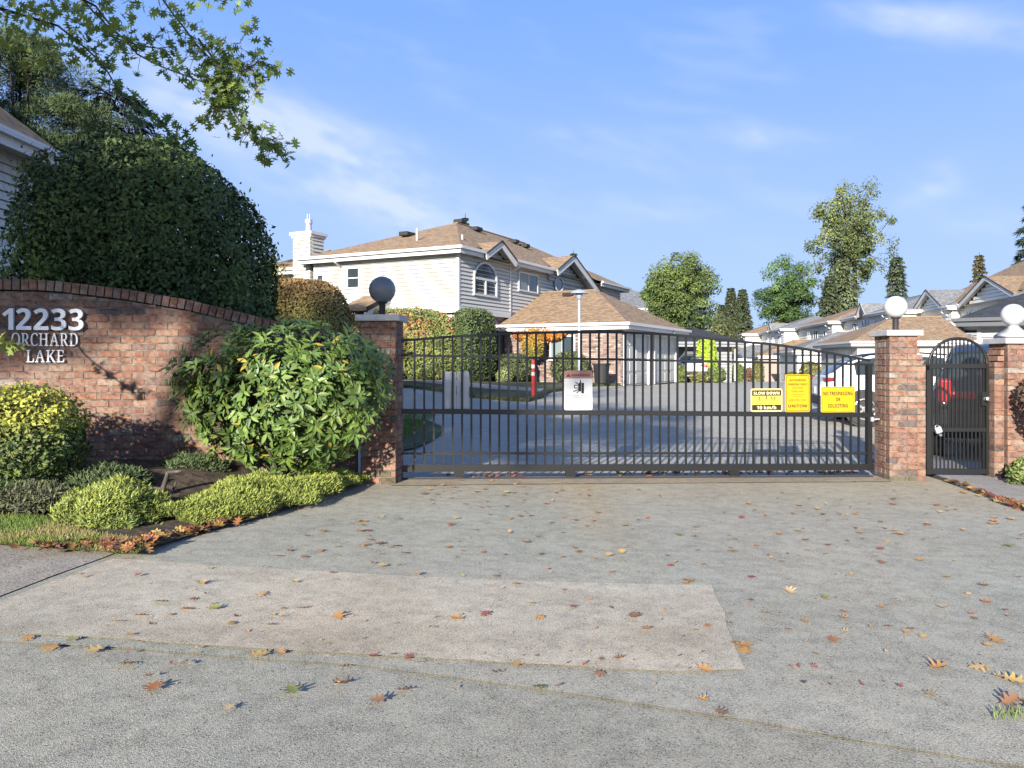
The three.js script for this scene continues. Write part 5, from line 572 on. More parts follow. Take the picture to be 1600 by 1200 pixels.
{ const CON = [[0.032, 0.05, 0.024], [0.09, 0.115, 0.05]];
  const C = [ // px, d, top y, half width px, label
    [1142, 112, 447, 17, 'left one of two slim dark conifers right of the round tree'], [1160, 116, 449, 18, 'right one of two slim dark conifers right of the round tree'], [1128, 108, 474, 16, 'lower dark conifer tucked against the right side of the round tree'],
    [1316, 108, 398, 33, 'pale grey-green conifer in front of the tall yellow-green tree'], [1296, 104, 428, 26, 'shorter dark conifer at the foot of the tall tree, on its left'], [1401, 110, 397, 15, 'narrow columnar dark conifer right of the tall tree'], [1530, 84, 394, 20, 'small brownish conifer poking above the tan roofs at right'], [727, 66, 334, 10, 'conifer tip showing over the ridge of the near house'], [896, 74, 391, 12, 'conifer tip above the right end of the near house roof']];
  C.forEach(([px, d, ty, hw, lab], i) => { const p = gat(px, d), h = EYE + (HY - ty) / F * d - p.y; conifer('conifer_tree', lab, p, { seed: 210 + i, h, r: hw / F * d * 1.4, n: 11000, tiers: 30, per: 9, leaf: 0.0042 * d * (i === 3 ? 1.1 : 0.9), pal: i === 3 ? [[0.06, 0.085, 0.045], [0.16, 0.19, 0.085]] : i === 6 ? [[0.07, 0.06, 0.025], [0.14, 0.125, 0.04]] : CON, geo: LEAF_LONG, prof: i === 5 ? (f) => Math.pow(1 - f, 0.35) : undefined, up: -0.3 }); });
  { const p = gat(1622, 60), h = EYE + (HY - 285) / F * 60 - p.y; conifer('conifer_tree', 'dark layered conifer cut by the right edge of the view', p, { seed: 230, h, r: 3.4, n: 9000, tiers: 16, per: 8, leaf: 0.5, pal: [[0.03, 0.06, 0.04], [0.075, 0.115, 0.07]], up: -0.35 }); }
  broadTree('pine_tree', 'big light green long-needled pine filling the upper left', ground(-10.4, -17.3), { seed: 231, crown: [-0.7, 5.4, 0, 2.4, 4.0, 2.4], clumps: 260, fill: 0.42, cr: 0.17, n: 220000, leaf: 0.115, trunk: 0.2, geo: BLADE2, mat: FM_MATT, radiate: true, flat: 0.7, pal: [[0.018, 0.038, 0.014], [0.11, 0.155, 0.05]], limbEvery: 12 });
  { const p = ground(-15.6, -30.5); conifer('spruce_tree', 'dark blue-green drooping spruce to the right of the light pine', p, { seed: 232, h: 11.6, r: 2.9, n: 22000, tiers: 15, per: 9, low: 0.3, leaf: 0.27, pal: [[0.015, 0.028, 0.026], [0.045, 0.07, 0.06]], up: -0.12, prof: (f) => 0.95 - 0.5 * f }); }
  { const p = gat(1262, 120); broadTree('broad_tree', 'low olive thicket between the far roofs and the bright green tree', p, { seed: 240, crown: [0, 3.4, 0, 5, 3, 4], clumps: 26, n: 5000, leaf: 0.34, trunk: 0.2, pal: [[0.06, 0.075, 0.025], [0.14, 0.15, 0.05]] }); }
  { const p = gat(1352, 104); broadTree('broad_tree', 'low yellowing tree at the foot of the tall tree', p, { seed: 241, crown: [0.5, 6.0, 0, 3.2, 3.2, 3], clumps: 30, n: 6000, leaf: 0.3, trunk: 0.2, pal: [[0.09, 0.09, 0.025], [0.20, 0.17, 0.045]] }); }
  { const p = gat(1100, 84); broadTree('broad_tree', 'olive tree filling the gap behind the round tree and the slate-roofed house', p, { seed: 242, crown: [0, 4.4, 0, 4.2, 3.8, 3], clumps: 34, n: 7000, leaf: 0.26, trunk: 0.2, pal: [[0.05, 0.065, 0.022], [0.12, 0.13, 0.045]] }); }
}
// shrubs along the lane
const laneShrub = (label, px, py0, py1, hw, d, pal, seed, n = 2600, name = 'clipped_shrub', e = 2.3) => { const p = gat(px, d), k = d / F, h = (py1 - py0) * k, t = thing(name, label, 'shrub', p); shrub(t, { seed, n, r: [hw * k, h / 2, hw * k], c: V(0, h / 2, 0), e, leaf: 0.0042 * d, depth: 0.3, lump: 0.14, pal }); };
const LIME = (q, r) => mixc([0.20, 0.30, 0.02], [0.36, 0.47, 0.035], r()), MID = (q, r) => mixc([0.06, 0.09, 0.025], [0.15, 0.19, 0.045], r()), OLIVE = (q, r) => mixc([0.09, 0.10, 0.03], [0.2, 0.19, 0.06], r());
laneShrub('bright lime green columnar cedar before the low dark house', 1104, 532, 598, 13, 44, LIME, 301, 6000, 'columnar_cedar', 3.2); laneShrub('loose green shrub at the foot of the bright cedar', 1118, 574, 597, 13, 43, MID, 302, 1800, 'shrub'); laneShrub('low grassy plant between the parked silver car and the bright cedar', 1092, 585, 599, 12, 42, OLIVE, 303, 900, 'shrub'); laneShrub('round clipped shrub in front of the wide white wall', 1152, 562, 588, 8, 70, MID, 304); laneShrub('slim upright evergreen before the dark house wall, next to the white panel', 1134, 545, 590, 5, 66, MID, 305); laneShrub('tall clipped shrub in front of the far white garage', 1184, 560, 590, 7, 74, OLIVE, 306); laneShrub('brown-leaved bush low beside the tall clipped shrub', 1172, 571, 590, 6, 75, (q, r) => mixc([0.11, 0.055, 0.035], [0.18, 0.09, 0.05], r()), 307, 900, 'shrub'); laneShrub('round olive bush before the pale brick garage, behind the parking sign', 1266, 560, 592, 14, 50, OLIVE, 308, 3000, 'shrub'); laneShrub('low green bush at the pale brick garage wall', 1240, 577, 592, 11, 52, MID, 309, 1500, 'shrub'); laneShrub('bright young tree against the tan garage block', 1330, 548, 575, 9, 36, LIME, 310, 900, 'shrub'); laneShrub('dark juniper-like bush left of the low house garage', 1064, 545, 570, 6, 41, MID, 311, 900, 'shrub');

// oak by the left edge: its trunk stands outside the picture, its twigs hang into it
const OAKPAL = [[0.055, 0.115, 0.02], [0.23, 0.29, 0.032]];
{ const base = ground(-7.4, -5.6), t = thing('oak_tree', 'oak whose sharp-lobed green leaves hang into the sky at the upper left', 'tree', base), r = rng(401), wood = [limb(V(0, -0.2, 0), V(0.2, 5.2, -0.2), 0.24, 0.15, 0.3, r, 8)], cl = new Cloud(); let nm = 0;
  const rel = (px, py, d) => at(px, py, d).sub(base); const tw = [];
  const leafMats = [[0.05, 0.11, 0.018], [0.075, 0.15, 0.022], [0.11, 0.19, 0.025], [0.18, 0.25, 0.028], [0.26, 0.30, 0.035], [0.30, 0.27, 0.04]].map(([a, b, c]) => new THREE.MeshPhysicalMaterial({ color: lin(a, b, c), roughness: 0.6, transmission: 0.3, thickness: 0, side: THREE.DoubleSide }));
  const addLeaf = (p, k, single) => { const dir = onSphere(r).add(V(0.25, -0.9, 0)), n = onSphere(r).add(V(0, 0.5, 0.6)), s = 0.07 + r() * 0.045; if (single && nm < 300) { nm++; const m = mesh('leaf', OAK[Math.floor(r() * 6)], leafMats[clamp(Math.floor(k * 6 + (r() - 0.5) * 2.4), 0, 5)], t); m.applyMatrix4(leafMatrix(p, n, dir, s)); } else cl.add(p, n, dir, s, shade(mixc(OAKPAL[0], OAKPAL[1], clamp(k + (r() - 0.5) * 0.4, 0, 1)), 0.8 + r() * 0.4, r)); };
  const twig = (pts, d0, d1, count, spread, k, single, from) => { const cv = new THREE.CatmullRomCurve3(pts.map(([x, y], i) => rel(x, y, lerp(d0, d1, i / (pts.length - 1))))); const N = 8; for (let i = 0; i < N; i++) tw.push(limb(cv.getPoint(i / N), cv.getPoint((i + 1) / N), lerp(0.009, 0.003, i / N), lerp(0.009, 0.003, (i + 1) / N), 0.03, r, 2)); if (from) wood.push(limb(from, cv.getPoint(0), 0.05, 0.009, 0.5, r, 6));
    for (let i = 0; i < count; i++) { const u = Math.pow(r(), 0.85), p = cv.getPoint(u), q = p.clone().add(onSphere(r).multiplyScalar(spread * (0.3 + r() * 0.9))); if (r() < 0.35) tw.push(limb(p, q, 0.0025, 0.0015, 0.02, r, 1)); addLeaf(q, k, single); } };
  const h1 = V(0.4, 4.9, -0.6), h2 = V(1.2, 5.0, -0.9);
  twig([[90, 40], [160, 100], [195, 155], [245, 190], [296, 226]], 7.0, 7.2, 115, 0.11, 0.3, true, h1); twig([[150, 10], [215, 85], [290, 118], [345, 140], [372, 158]], 6.8, 7.0, 120, 0.14, 0.4, true, h2); twig([[240, -20], [300, 60], [340, 100], [385, 110], [408, 90]], 6.9, 7.1, 190, 0.23, 0.5, true, h2); twig([[310, 60], [350, 120], [345, 160], [330, 185]], 6.9, 7.1, 150, 0.2, 0.62, true); twig([[350, 130], [368, 180], [400, 215], [425, 232], [446, 240]], 7.0, 7.1, 130, 0.15, 0.36, true); twig([[120, -10], [190, 60], [245, 75], [270, 72]], 6.9, 7, 36, 0.14, 0.4, true, h1); twig([[-80, 470], [-20, 520], [20, 535], [52, 540]], 6.3, 6.4, 26, 0.07, 0.7, false, V(1.0, 4.0, -0.2)); twig([[395, 110], [402, 140], [404, 152]], 7, 7, 14, 0.09, 0.4, false);
  for (let i = 0; i < 420; i++) { const p = rel(-60 + r() * 270, -60 + r() * 165, 6.4 + r() * 1.4); addLeaf(p, 0.45 + r() * 0.3, false); } for (let i = 0; i < 240; i++) { const x = -40 + r() * 440; const p = rel(x, -90 + r() * (130 + 20 * Math.sin(x * 0.05)), 6.2 + r() * 1.6); addLeaf(p, 0.4 + r() * 0.3, false); }
  for (let c = 0; c < 60; c++) { const d = onSphere(r), q = Math.pow(r(), 0.5), cp = V(-0.3 + d.x * 2.5 * q, 6.0 + d.y * 2.2 * q, d.z * 3 * q - 0.4); if (c % 2) wood.push(limb(V(0.2, 4.4 + r(), -0.2), cp, 0.05, 0.01, 0.6, r, 5)); for (let i = 0; i < 85; i++) addLeaf(cp.clone().add(onSphere(r).multiplyScalar(0.75 * Math.pow(r(), 0.4))), 0.3 + r() * 0.4, false); }
  mesh('trunk', merge(wood), M.bark, t); mesh('twig', merge(tw), M.twig, t).userData.kind = 'stuff'; cl.build('foliage', OAK[1], FM_THIN, t); }
// street trees behind the viewpoint: they throw the shade that lies over the wall and the roadway
[[-12.2, 5.2, [0.6, 9.3, 0, 6.2, 3.9, 2.6], 80, 10500, 411], [-9.0, 5.7, [2.9, 6.95, 0, 3.5, 2.2, 2.0], 48, 6200, 412], [-10.6, 5.0, [1.0, 6.85, 0, 3.3, 1.65, 1.8], 50, 9000, 413]].forEach(([x, z, crown, clumps, n, seed], i) => broadTree('street_tree', ['large spreading oak on the street verge behind the viewpoint', 'smaller oak on the street verge behind the viewpoint', 'low-crowned oak between the two other oaks on the street verge'][i], ground(x, z), { seed, crown, clumps, n, cr: 0.3, fill: 0.5, leaf: 0.2, trunk: i ? 0.14 : 0.26, pal: OAKPAL, geo: OAK[1], mat: FM }));
// ---------------------------------------------------------------- cars
// stations along the car (x forward): [x, sill, belt, top, half width at belt, half width at roof]
function car(label, pos, yaw, o) {
  const t = thing('parked_car', label, 'car', pos, yaw), st = o.st, K = 9; const ring = (s) => { const i = clamp(Math.floor(s), 0, st.length - 2), f = clamp(s - i, 0, 1), q = st[i].map((v, k) => lerp(v, st[i + 1][k], f)); const [x, sill, belt, tp, wb, wt] = q; return [[x, sill, 0], [x, sill, wb * 0.86], [x, sill + 0.09, wb * 0.97], [x, lerp(sill, belt, 0.55), wb * 1.0], [x, belt - 0.02, wb * 0.985], [x, belt + 0.01, wb * 0.955], [x, tp - 0.05 * (tp - belt > 0.12 ? 1 : 0.2), wt], [x, tp - 0.012, wt * 0.86], [x, tp, 0]].map((p) => V(...p)); };
  const S = (s, r, side) => { const R = ring(s), i = clamp(Math.floor(r), 0, K - 2), p = R[i].clone().lerp(R[i + 1], r - i); p.z *= side; return p; };
  const skin = (s0, s1, r0, r1, side, ns, nr, off = 0) => { const P = [], I = []; for (let a = 0; a <= ns; a++) for (let b = 0; b <= nr; b++) { const s = lerp(s0, s1, a / ns), r = lerp(r0, r1, b / nr), p = S(s, r, side); if (off) { const e = 0.02, n = S(s + e, r, side).sub(S(s - e, r, side)).cross(S(s, r + e, side).sub(S(s, r - e, side))).normalize(); const out = p.clone().sub(V(p.x, 0.7, 0)); if (n.dot(out) < 0) n.negate(); p.addScaledVector(n, off); } P.push(p.x, p.y, p.z); } for (let a = 0; a < ns; a++) for (let b = 0; b < nr; b++) { const k = a * (nr + 1) + b; I.push(k, k + 1, k + nr + 1, k + 1, k + nr + 2, k + nr + 1); } const g = new THREE.BufferGeometry(); g.setAttribute('position', new THREE.Float32BufferAttribute(P, 3)); g.setIndex(I); g.computeVertexNormals(); return g.toNonIndexed(); };
  const n = st.length - 1, parts = []; for (const s of [1, -1]) parts.push(skin(0, n, 0, K - 1, s, n * 5, (K - 1) * 3)); for (const e of [0, n]) { const R = ring(e); for (const s of [1, -1]) { const pts = R.map((p) => V(p.x, p.y, p.z * s)); const g = poly(pts); g.deleteAttribute('uv'); parts.push(g); } }
  parts.forEach((g) => g.deleteAttribute('uv')); const body = mesh('body', mergeGeometries(parts), o.paint, t);
  for (const [s0, s1] of o.side) for (const sd of [1, -1]) mesh('side_window', skin(s0, s1, 5.12, 5.9, sd, 8, 3, 0.006), o.glassMat ?? M.glass, t); if (o.rear) mesh('rear_window', mergeGeometries([skin(o.rear[0], o.rear[1], 6.1, 8, 1, 6, 5, 0.008), skin(o.rear[0], o.rear[1], 6.1, 8, -1, 6, 5, 0.008)]), M.glass, t); if (o.front) mesh('windscreen', mergeGeometries([skin(o.front[0], o.front[1], 6.1, 8, 1, 6, 5, 0.008), skin(o.front[0], o.front[1], 6.1, 8, -1, 6, 5, 0.008)]), M.glass, t);
  if (o.roof) mesh('roof_panel', mergeGeometries([skin(o.roof[0], o.roof[1], 6.2, 8, 1, 8, 5, 0.007), skin(o.roof[0], o.roof[1], 6.2, 8, -1, 8, 5, 0.007)]), M.black, t);
  const wb0 = Math.max(...st.map((q) => q[4])); for (const wx of o.wheels) for (const s of [1, -1]) { const z = s * (wb0 - 0.06), w = mesh('wheel', cyl(o.wr, o.wr, 0.21, 0, 0, 0, 28).rotateX(Math.PI / 2).translate(wx, o.wr, z - s * 0.04), M.blackMatt, t); mesh('wheel_arch', cyl(o.wr + 0.055, o.wr + 0.055, 0.02, 0, 0, 0, 28).rotateX(Math.PI / 2).translate(wx, o.wr + 0.015, s * (wb0 - 0.012)), M.blackMatt, t); const sp = [new THREE.TorusGeometry(o.wr * 0.62, 0.02, 8, 28).translate(wx, o.wr, s * (wb0 + 0.03)), cyl(0.05, 0.05, 0.04, 0, 0, 0, 12).rotateX(Math.PI / 2).translate(wx, o.wr, s * (wb0 + 0.03))]; for (let k = 0; k < 5; k++) { const a = k / 5 * 6.2832; sp.push(box(o.wr * 0.6, 0.045, 0.025).translate(o.wr * 0.32, 0, 0).rotateZ(a).translate(wx, o.wr, s * (wb0 + 0.025))); } mesh('rim', merge(sp), M.steel, w); mesh('tyre_face', new THREE.RingGeometry(o.wr * 0.6, o.wr * 0.97, 28).translate(wx, o.wr, s * (wb0 + 0.024)), M.blackMatt, w); }
  for (const s of [1, -1]) for (const q of o.tail) mesh('tail_light', new RoundedBoxGeometry(q[3], q[4], q[5], 2, Math.min(q[3], q[4], q[5]) * 0.3).translate(q[0], q[1], s * q[2]), o.tailMat ?? new THREE.MeshPhysicalMaterial({ color: lin(0.42, 0.012, 0.02), roughness: 0.2, clearcoat: 1 }), t);
  mesh('bumper', new RoundedBoxGeometry(0.16, 0.2, wb0 * 1.86, 3, 0.06).translate(st[0][0] + 0.03, st[0][1] + 0.08, 0), M.blackMatt, t); if (o.plate) mesh('number_plate', box(0.015, 0.13, 0.32, o.plate[0], o.plate[1], 0), M.trim, t);
  for (const s of [1, -1]) mesh('mirror', new RoundedBoxGeometry(0.12, 0.12, 0.18, 2, 0.04).translate(o.mirror[0], o.mirror[1], s * (wb0 + 0.08)), o.paint, t);
  return t;
}
const paint = (r, g, b) => new THREE.MeshPhysicalMaterial({ color: lin(r, g, b), roughness: 0.35, clearcoat: 1, clearcoatRoughness: 0.05, side: THREE.DoubleSide });
const HATCH = [[0, 0.42, 0.78, 0.84, 0.72, 0.5], [0.12, 0.3, 0.96, 1.0, 0.84, 0.62], [0.55, 0.24, 0.98, 1.32, 0.89, 0.56], [1.0, 0.2, 0.97, 1.47, 0.91, 0.56], [1.7, 0.19, 0.95, 1.53, 0.92, 0.57], [2.5, 0.19, 0.93, 1.47, 0.92, 0.57], [3.3, 0.2, 0.90, 1.12, 0.91, 0.62], [3.65, 0.22, 0.86, 0.94, 0.89, 0.7], [4.15, 0.26, 0.72, 0.78, 0.82, 0.66], [4.4, 0.36, 0.58, 0.62, 0.66, 0.5]];
const WAGON = [[0, 0.5, 0.86, 0.92, 0.80, 0.62], [0.1, 0.36, 1.0, 1.12, 0.88, 0.7], [0.3, 0.3, 1.02, 1.52, 0.90, 0.64], [0.65, 0.27, 1.01, 1.64, 0.91, 0.62], [1.8, 0.25, 0.99, 1.67, 0.92, 0.62], [2.6, 0.25, 0.97, 1.58, 0.92, 0.6], [3.3, 0.26, 0.96, 1.18, 0.91, 0.66], [3.6, 0.28, 0.93, 1.03, 0.89, 0.72], [4.0, 0.32, 0.8, 0.86, 0.83, 0.66], [4.15, 0.42, 0.66, 0.7, 0.7, 0.5]];
{ const rn = V(6.41, 0, -16.3), f = V(0.98, 0, 0.2).normalize(), rr = V(-f.z, 0, f.x), p = rn.clone().addScaledVector(rr, -0.88); p.y = G(p.x, p.z) - 0.0; car('white hatchback with a dark roof parked side-on behind the latch end of the gate', p, Math.atan2(-f.z, f.x), { st: HATCH, paint: paint(0.78, 0.78, 0.78), side: [[2.3, 3.9], [3.98, 5.5]], rear: [1.1, 2.6], front: [5.1, 6.6], roof: [2.7, 5.0], wheels: [0.82, 3.5], wr: 0.335, tail: [[0.16, 0.93, 0.7, 0.2, 0.1, 0.3]], plate: [-0.01, 0.7], mirror: [3.1, 0.98], tailMat: new THREE.MeshPhysicalMaterial({ color: lin(0.2, 0.02, 0.02), roughness: 0.15, clearcoat: 1 }) }); }
{ const f = V(0.47, 0, -0.88).normalize(), p = V(6.66, 0, -10.6); p.y = G(p.x, p.z); car('dark charcoal wagon seen from behind through the arched gate, red tail lamp lit by sun', p, Math.atan2(-f.z, f.x), { st: WAGON, paint: paint(0.008, 0.009, 0.011), side: [[2.4, 4.0], [4.1, 5.4]], rear: [1.15, 2.05], front: [5.1, 6.6], wheels: [0.75, 3.25], wr: 0.34, tail: [[0.02, 0.98, 0.73, 0.16, 0.34, 0.16], [0.02, 0.92, 0.52, 0.12, 0.12, 0.34], [0.0, 0.55, 0.72, 0.06, 0.07, 0.16]], plate: [0.0, 0.78], mirror: [2.9, 1.05], tailMat: new THREE.MeshPhysicalMaterial({ color: lin(0.55, 0.012, 0.025), roughness: 0.2, clearcoat: 1 }) }); }
{ const f = V(0.25, 0, -0.97).normalize(), p = gat(1081, 43); car('silver car parked beyond the garage with a red tail lamp showing', p, Math.atan2(-f.z, f.x), { st: HATCH, paint: paint(0.62, 0.62, 0.63), side: [[2.3, 3.9], [3.98, 5.5]], rear: [1.1, 2.6], front: [5.1, 6.6], wheels: [0.82, 3.5], wr: 0.33, tail: [[0.12, 0.88, 0.64, 0.2, 0.18, 0.36]], plate: [-0.01, 0.7], mirror: [3.1, 0.98] }); }
// ---------------------------------------------------------------- lane furniture
{ const p = gat(905, 24), t = thing('lamp_post', 'grey lamp post with a flat mushroom cap in front of the garage wing', 'lamp post', p), h = EYE + (HY - 452) / F * 24 - p.y; mesh('pole', cyl(0.042, 0.05, h - 0.3, 0, (h - 0.3) / 2, 0, 14), M.galv, t); const s = [[0, 0], [0.06, 0], [0.07, 0.06], [0.1, 0.1], [0.12, 0.16], [0.1, 0.17], [0, 0.17]].map(([a, b]) => new THREE.Vector2(a, b)); mesh('lamp_head', new THREE.LatheGeometry(s, 20).translate(0, h - 0.32, 0), M.galv, t); const c = [[0, 0], [0.27, 0.0], [0.275, 0.02], [0.18, 0.09], [0.06, 0.13], [0, 0.135]].map(([a, b]) => new THREE.Vector2(a, b)); mesh('cap', new THREE.LatheGeometry(c, 28).translate(0, h - 0.135, 0), M.galv, t); }
{ const p = gp(833, 624); p.y = G(p.x, p.z); const t = thing('bollard', 'thin red marker post with white reflective bands at the kerb', 'bollard', p), red = std(0.5, 0.03, 0.025, 0.5); mesh('post', cyl(0.05, 0.06, 1.12, 0, 0.56, 0, 14), red, t); for (const y of [0.72, 0.93]) mesh('reflective_band', cyl(0.057, 0.058, 0.1, 0, y, 0, 14), M.trim, t); }
{ const p = gat(949, 32); p.add(V(-0.3, 0.1, 0.5)); const t = thing('wheelie_bin', 'black wheelie bin standing against the garage corner', 'bin', p, HYAW); const s = [[0.2, 0], [0.24, 0.68], [0.27, 0.7]]; mesh('body', new THREE.CylinderGeometry(0.36, 0.29, 0.72, 4, 1).rotateY(Math.PI / 4).translate(0, 0.4, 0), M.blackMatt, t); mesh('lid', new RoundedBoxGeometry(0.56, 0.07, 0.6, 2, 0.025).translate(0, 0.79, 0), M.blackMatt, t); for (const z of [-0.2, 0.2]) mesh('wheel', cyl(0.09, 0.09, 0.05, 0, 0, 0, 14).rotateX(Math.PI / 2).translate(0.22, 0.09, z), M.blackMatt, t); }
// ---------------------------------------------------------------- fallen leaves, litter, grass
{
  const r = rng(501), tones = { amber: [0.36, 0.19, 0.06], orange: [0.33, 0.135, 0.045], brown: [0.2, 0.105, 0.055], yellow: [0.40, 0.28, 0.09], rust: [0.24, 0.07, 0.05], tan: [0.42, 0.29, 0.15], green: [0.18, 0.19, 0.05] };
  const keys = Object.keys(tones), mats = Object.fromEntries(keys.map((k) => [k, std(...tones[k], 0.75)])); const pick = () => { const t = r(); return t < 0.3 ? 'amber' : t < 0.52 ? 'orange' : t < 0.68 ? 'brown' : t < 0.8 ? 'yellow' : t < 0.88 ? 'rust' : t < 0.95 ? 'tan' : 'green'; };
  const spots = [[215, 905], [315, 918], [300, 942], [292, 958], [255, 946], [265, 967], [183, 978], [218, 968], [112, 1005], [40, 1001], [75, 1015], [150, 1020], [205, 999], [232, 1062], [238, 1080], [292, 1041], [196, 1040], [462, 916], [408, 935], [422, 983], [362, 979], [333, 957], [470, 957], [442, 957], [402, 1028], [438, 1024], [530, 970], [535, 1073], [588, 1099], [630, 1083], [355, 1113], [455, 1083], [640, 1031], [585, 1031], [540, 1047], [716, 973], [757, 966], [832, 949], [808, 1041], [840, 1077], [935, 1056], [1086, 992], [968, 1036], [990, 970], [955, 897], [772, 905], [597, 887], [651, 903], [808, 917], [992, 969], [1098, 1050], [1097, 1098], [1320, 970], [1416, 992], [1442, 1000], [1540, 944], [1547, 1014], [1558, 1062], [1580, 1066], [1200, 962], [1318, 990], [1290, 937], [1463, 1048], [1533, 1046], [1452, 1090], [1125, 1118], [1375, 952], [1345, 835], [1148, 1008], [895, 955], [842, 970], [1010, 990], [610, 858], [702, 857], [478, 840], [432, 872], [490, 865], [565, 832], [520, 900], [880, 810], [820, 850], [1010, 812], [930, 876], [1505, 830], [1578, 856], [1395, 782], [1250, 792], [1150, 845], [1220, 880], [1480, 905], [1590, 905], [1330, 900], [1098, 885], [1075, 910], [1262, 862], [1375, 860], [1085, 840]];
  const extra = (n, fx, fy) => { for (let i = 0; i < n; i++) spots.push([fx(), fy()]); }; extra(34, () => 660 + r() * 170, () => 752 + Math.pow(r(), 1.3) * 45); extra(62, () => 560 + r() * 900, () => 752 + r() * 120); extra(30, () => 420 + r() * 500, () => 800 + r() * 90); extra(44, () => 1000 + r() * 600, () => 790 + r() * 230); extra(14, () => 1440 + r() * 160, () => 760 + r() * 60);
  const onSlab = (x, y) => y > 880 + (x > 330 ? (x - 330) * 0.041 : 0) && y < 995 + x * 0.047 && x < 1115 + (y - 918) * 0.35;
  spots.forEach(([px, py]) => { const p = gp(px, py), k = pick(), slab = onSlab(px, py), i = Math.floor(r() * 6), s = (0.042 + Math.pow(r(), 1.5) * 0.045) * (py > 1000 ? 1.15 : 1); const m = mesh(numbered('fallen_leaf'), OAK[i], mats[k], scene); m.position.set(p.x, G(p.x, p.z) + (slab ? 0.014 : 0.006) + 0.009, p.z); m.rotation.set(-Math.PI / 2 + (r() - 0.5) * 0.5, (r() - 0.5) * 0.4, r() * 6.28, 'YXZ'); m.scale.setScalar(s);
    const shapeWord = ['flat', 'cupped', 'curled', 'arched', 'wavy', 'tightly curled'][i], sizeWord = s < 0.052 ? 'small' : s < 0.068 ? 'middling' : 'large';
    const where = slab ? (px < 380 ? 'on the left end of the concrete slab' : px < 760 ? 'in the middle of the concrete slab' : 'on the right end of the concrete slab') : py > 1045 ? (px < 420 ? 'on the near street asphalt, left side' : px < 1000 ? 'on the near street asphalt, middle' : 'on the near street asphalt, right side') : py < 800 ? (px < 760 ? 'before the gate by the left pier' : px < 1150 ? 'before the gate below the warning sign' : 'before the gate below the yellow signs') : px < 560 ? 'on the driveway beside the heather bank' : px < 900 ? 'on the driveway between slab and warning sign' : px < 1250 ? 'on the driveway right of its middle' : 'on the driveway towards the arched gate';
    const turn = ['stem left', 'stem near', 'stem right', 'stem far'][Math.floor(((m.rotation.z / 6.2832) % 1) * 4)];
    tag(m, `${sizeWord} ${shapeWord} ${k} oak leaf, ${turn}, ${where}`, 'leaf', 'fallen oak leaves scattered over the driveway'); });
  // drifts of leaves along the bed, the path and the gate
  const lit = new Cloud(), all = keys.map((k) => tones[k]); const drift = (pts, n, w, lift) => { const L = pts.map(([a, b]) => gp(a, b)); for (let i = 0; i < n; i++) { const u = r() * (L.length - 1), a = Math.floor(u), p = L[a].clone().lerp(L[a + 1], u - a); const c = noise3(u * 6, 2, 2, 3); if (c < 0.38 && r() < 0.8) { continue; } p.x += (r() + r() - 1) * w; p.z += (r() + r() - 1) * w * 1.4; p.y = G(p.x, p.z) + lift + r() * 0.03; lit.add(p, V(0, 1, 0).addScaledVector(onSphere(r), 0.7), onSphere(r), 0.05 + r() * 0.05, shade(all[Math.floor(r() * 5)], 0.5 + r() * 0.45, r)); } };
  drift([[30, 868], [100, 866], [170, 868], [215, 868], [235, 858]], 170, 0.10, 0.05); drift([[225, 852], [260, 845], [312, 836], [402, 812], [480, 786], [556, 760]], 210, 0.06, 0.03); drift([[60, 815], [100, 812], [130, 822]], 60, 0.12, 0.08); drift([[290, 725], [350, 730], [395, 735]], 70, 0.14, 0.28); drift([[1478, 752], [1540, 775], [1600, 799]], 190, 0.07, 0.02); drift([[640, 744], [800, 748], [1000, 744], [1180, 742], [1360, 742]], 160, 0.07, 0.012); drift([[1550, 1128], [1600, 1112]], 7, 0.06, 0.012);
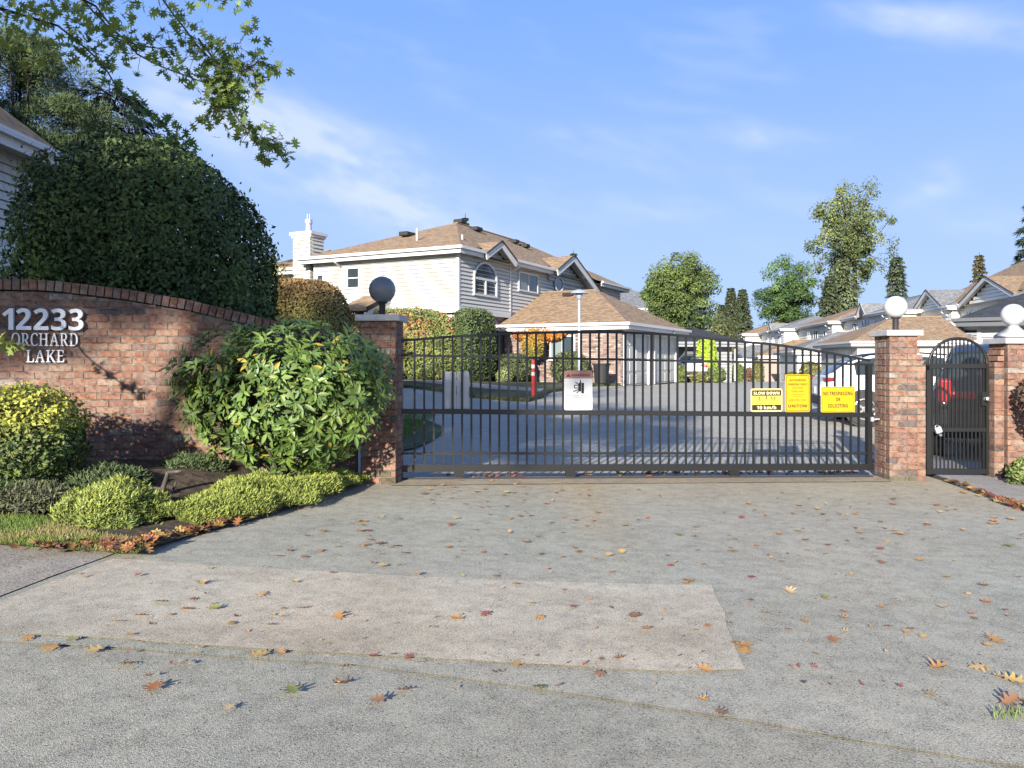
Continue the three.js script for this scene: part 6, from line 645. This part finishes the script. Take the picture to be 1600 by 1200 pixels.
  for (let i = 0; i < 520; i++) { const p = gp(lerp(120, 1600, r()), 752 + Math.pow(r(), 1.4) * 330); p.y = G(p.x, p.z) + 0.02; lit.add(p, V(0, 1, 0).addScaledVector(onSphere(r), 0.5), onSphere(r), 0.012 + r() * r() * 0.03, shade(all[Math.floor(r() * 6)], 0.6 + r() * 0.5, r)); }
  const li = lit.build('leaf_litter', OAK[2], FM_MATT, scene); tag(li, 'drifts of brown oak leaves along the bed, path and gate edges', 'leaf litter');
  // grass
  const gr = new Cloud(); const blade = (p, s, c) => gr.add(p, onSphere(r).setY(0.15), V((r() - 0.5) * 0.9, 1, (r() - 0.5) * 0.9), s, c); const strip = [[-40, 805], [60, 818], [150, 846], [240, 858], [214, 876], [160, 873], [90, 867], [0, 861], [-40, 858]];
  const inside = (x, y) => { let c = false; for (let i = 0, j = strip.length - 1; i < strip.length; j = i++) { const [xi, yi] = strip[i], [xj, yj] = strip[j]; if (yi > y !== yj > y && x < (xj - xi) * (y - yi) / (yj - yi) + xi) c = !c; } return c; };
  for (let i = 0; i < 26000; i++) { const x = -40 + r() * 290, y = 805 + r() * 72; if (!inside(x, y)) continue; const p = gp(x, y); const dry = fbm(p.x * 2.4, p.z * 2.4, 1, 3, 15); p.y = G(p.x, p.z) + 0.035; blade(p, 0.02 + r() * 0.035, shade(mixc([0.13, 0.2, 0.035], [0.30, 0.25, 0.10], sstep(0.4, 0.62, dry) * 0.9 + (r() - 0.5) * 0.3), 0.7 + r() * 0.5, r)); }
  for (let i = 0; i < 9000; i++) { const x = -1.6 - r() * 1.6, z = -11 - r() * 6; if (x > -1.35) continue; const p = V(x, G(x, z) + 0.03, z); blade(p, 0.05 + r() * 0.07, shade([0.15, 0.22, 0.04], 0.7 + r() * 0.5, r)); }
  for (let i = 0; i < 160; i++) { const a = gp(lerp(1540, 1600, r()), lerp(1136, 1116, r())); a.y = G(a.x, a.z); if (noise3(a.x * 8, a.z * 8, 1, 2) > 0.55) blade(a, 0.02 + r() * 0.03, shade([0.15, 0.2, 0.05], 0.7 + r() * 0.5, r)); }
  const gi = gr.build('grass', BLADE, FM_MATT, scene); tag(gi, 'short patchy grass along the sidewalk and inside the gate', 'grass');
}
renderer.render(scene, camera);
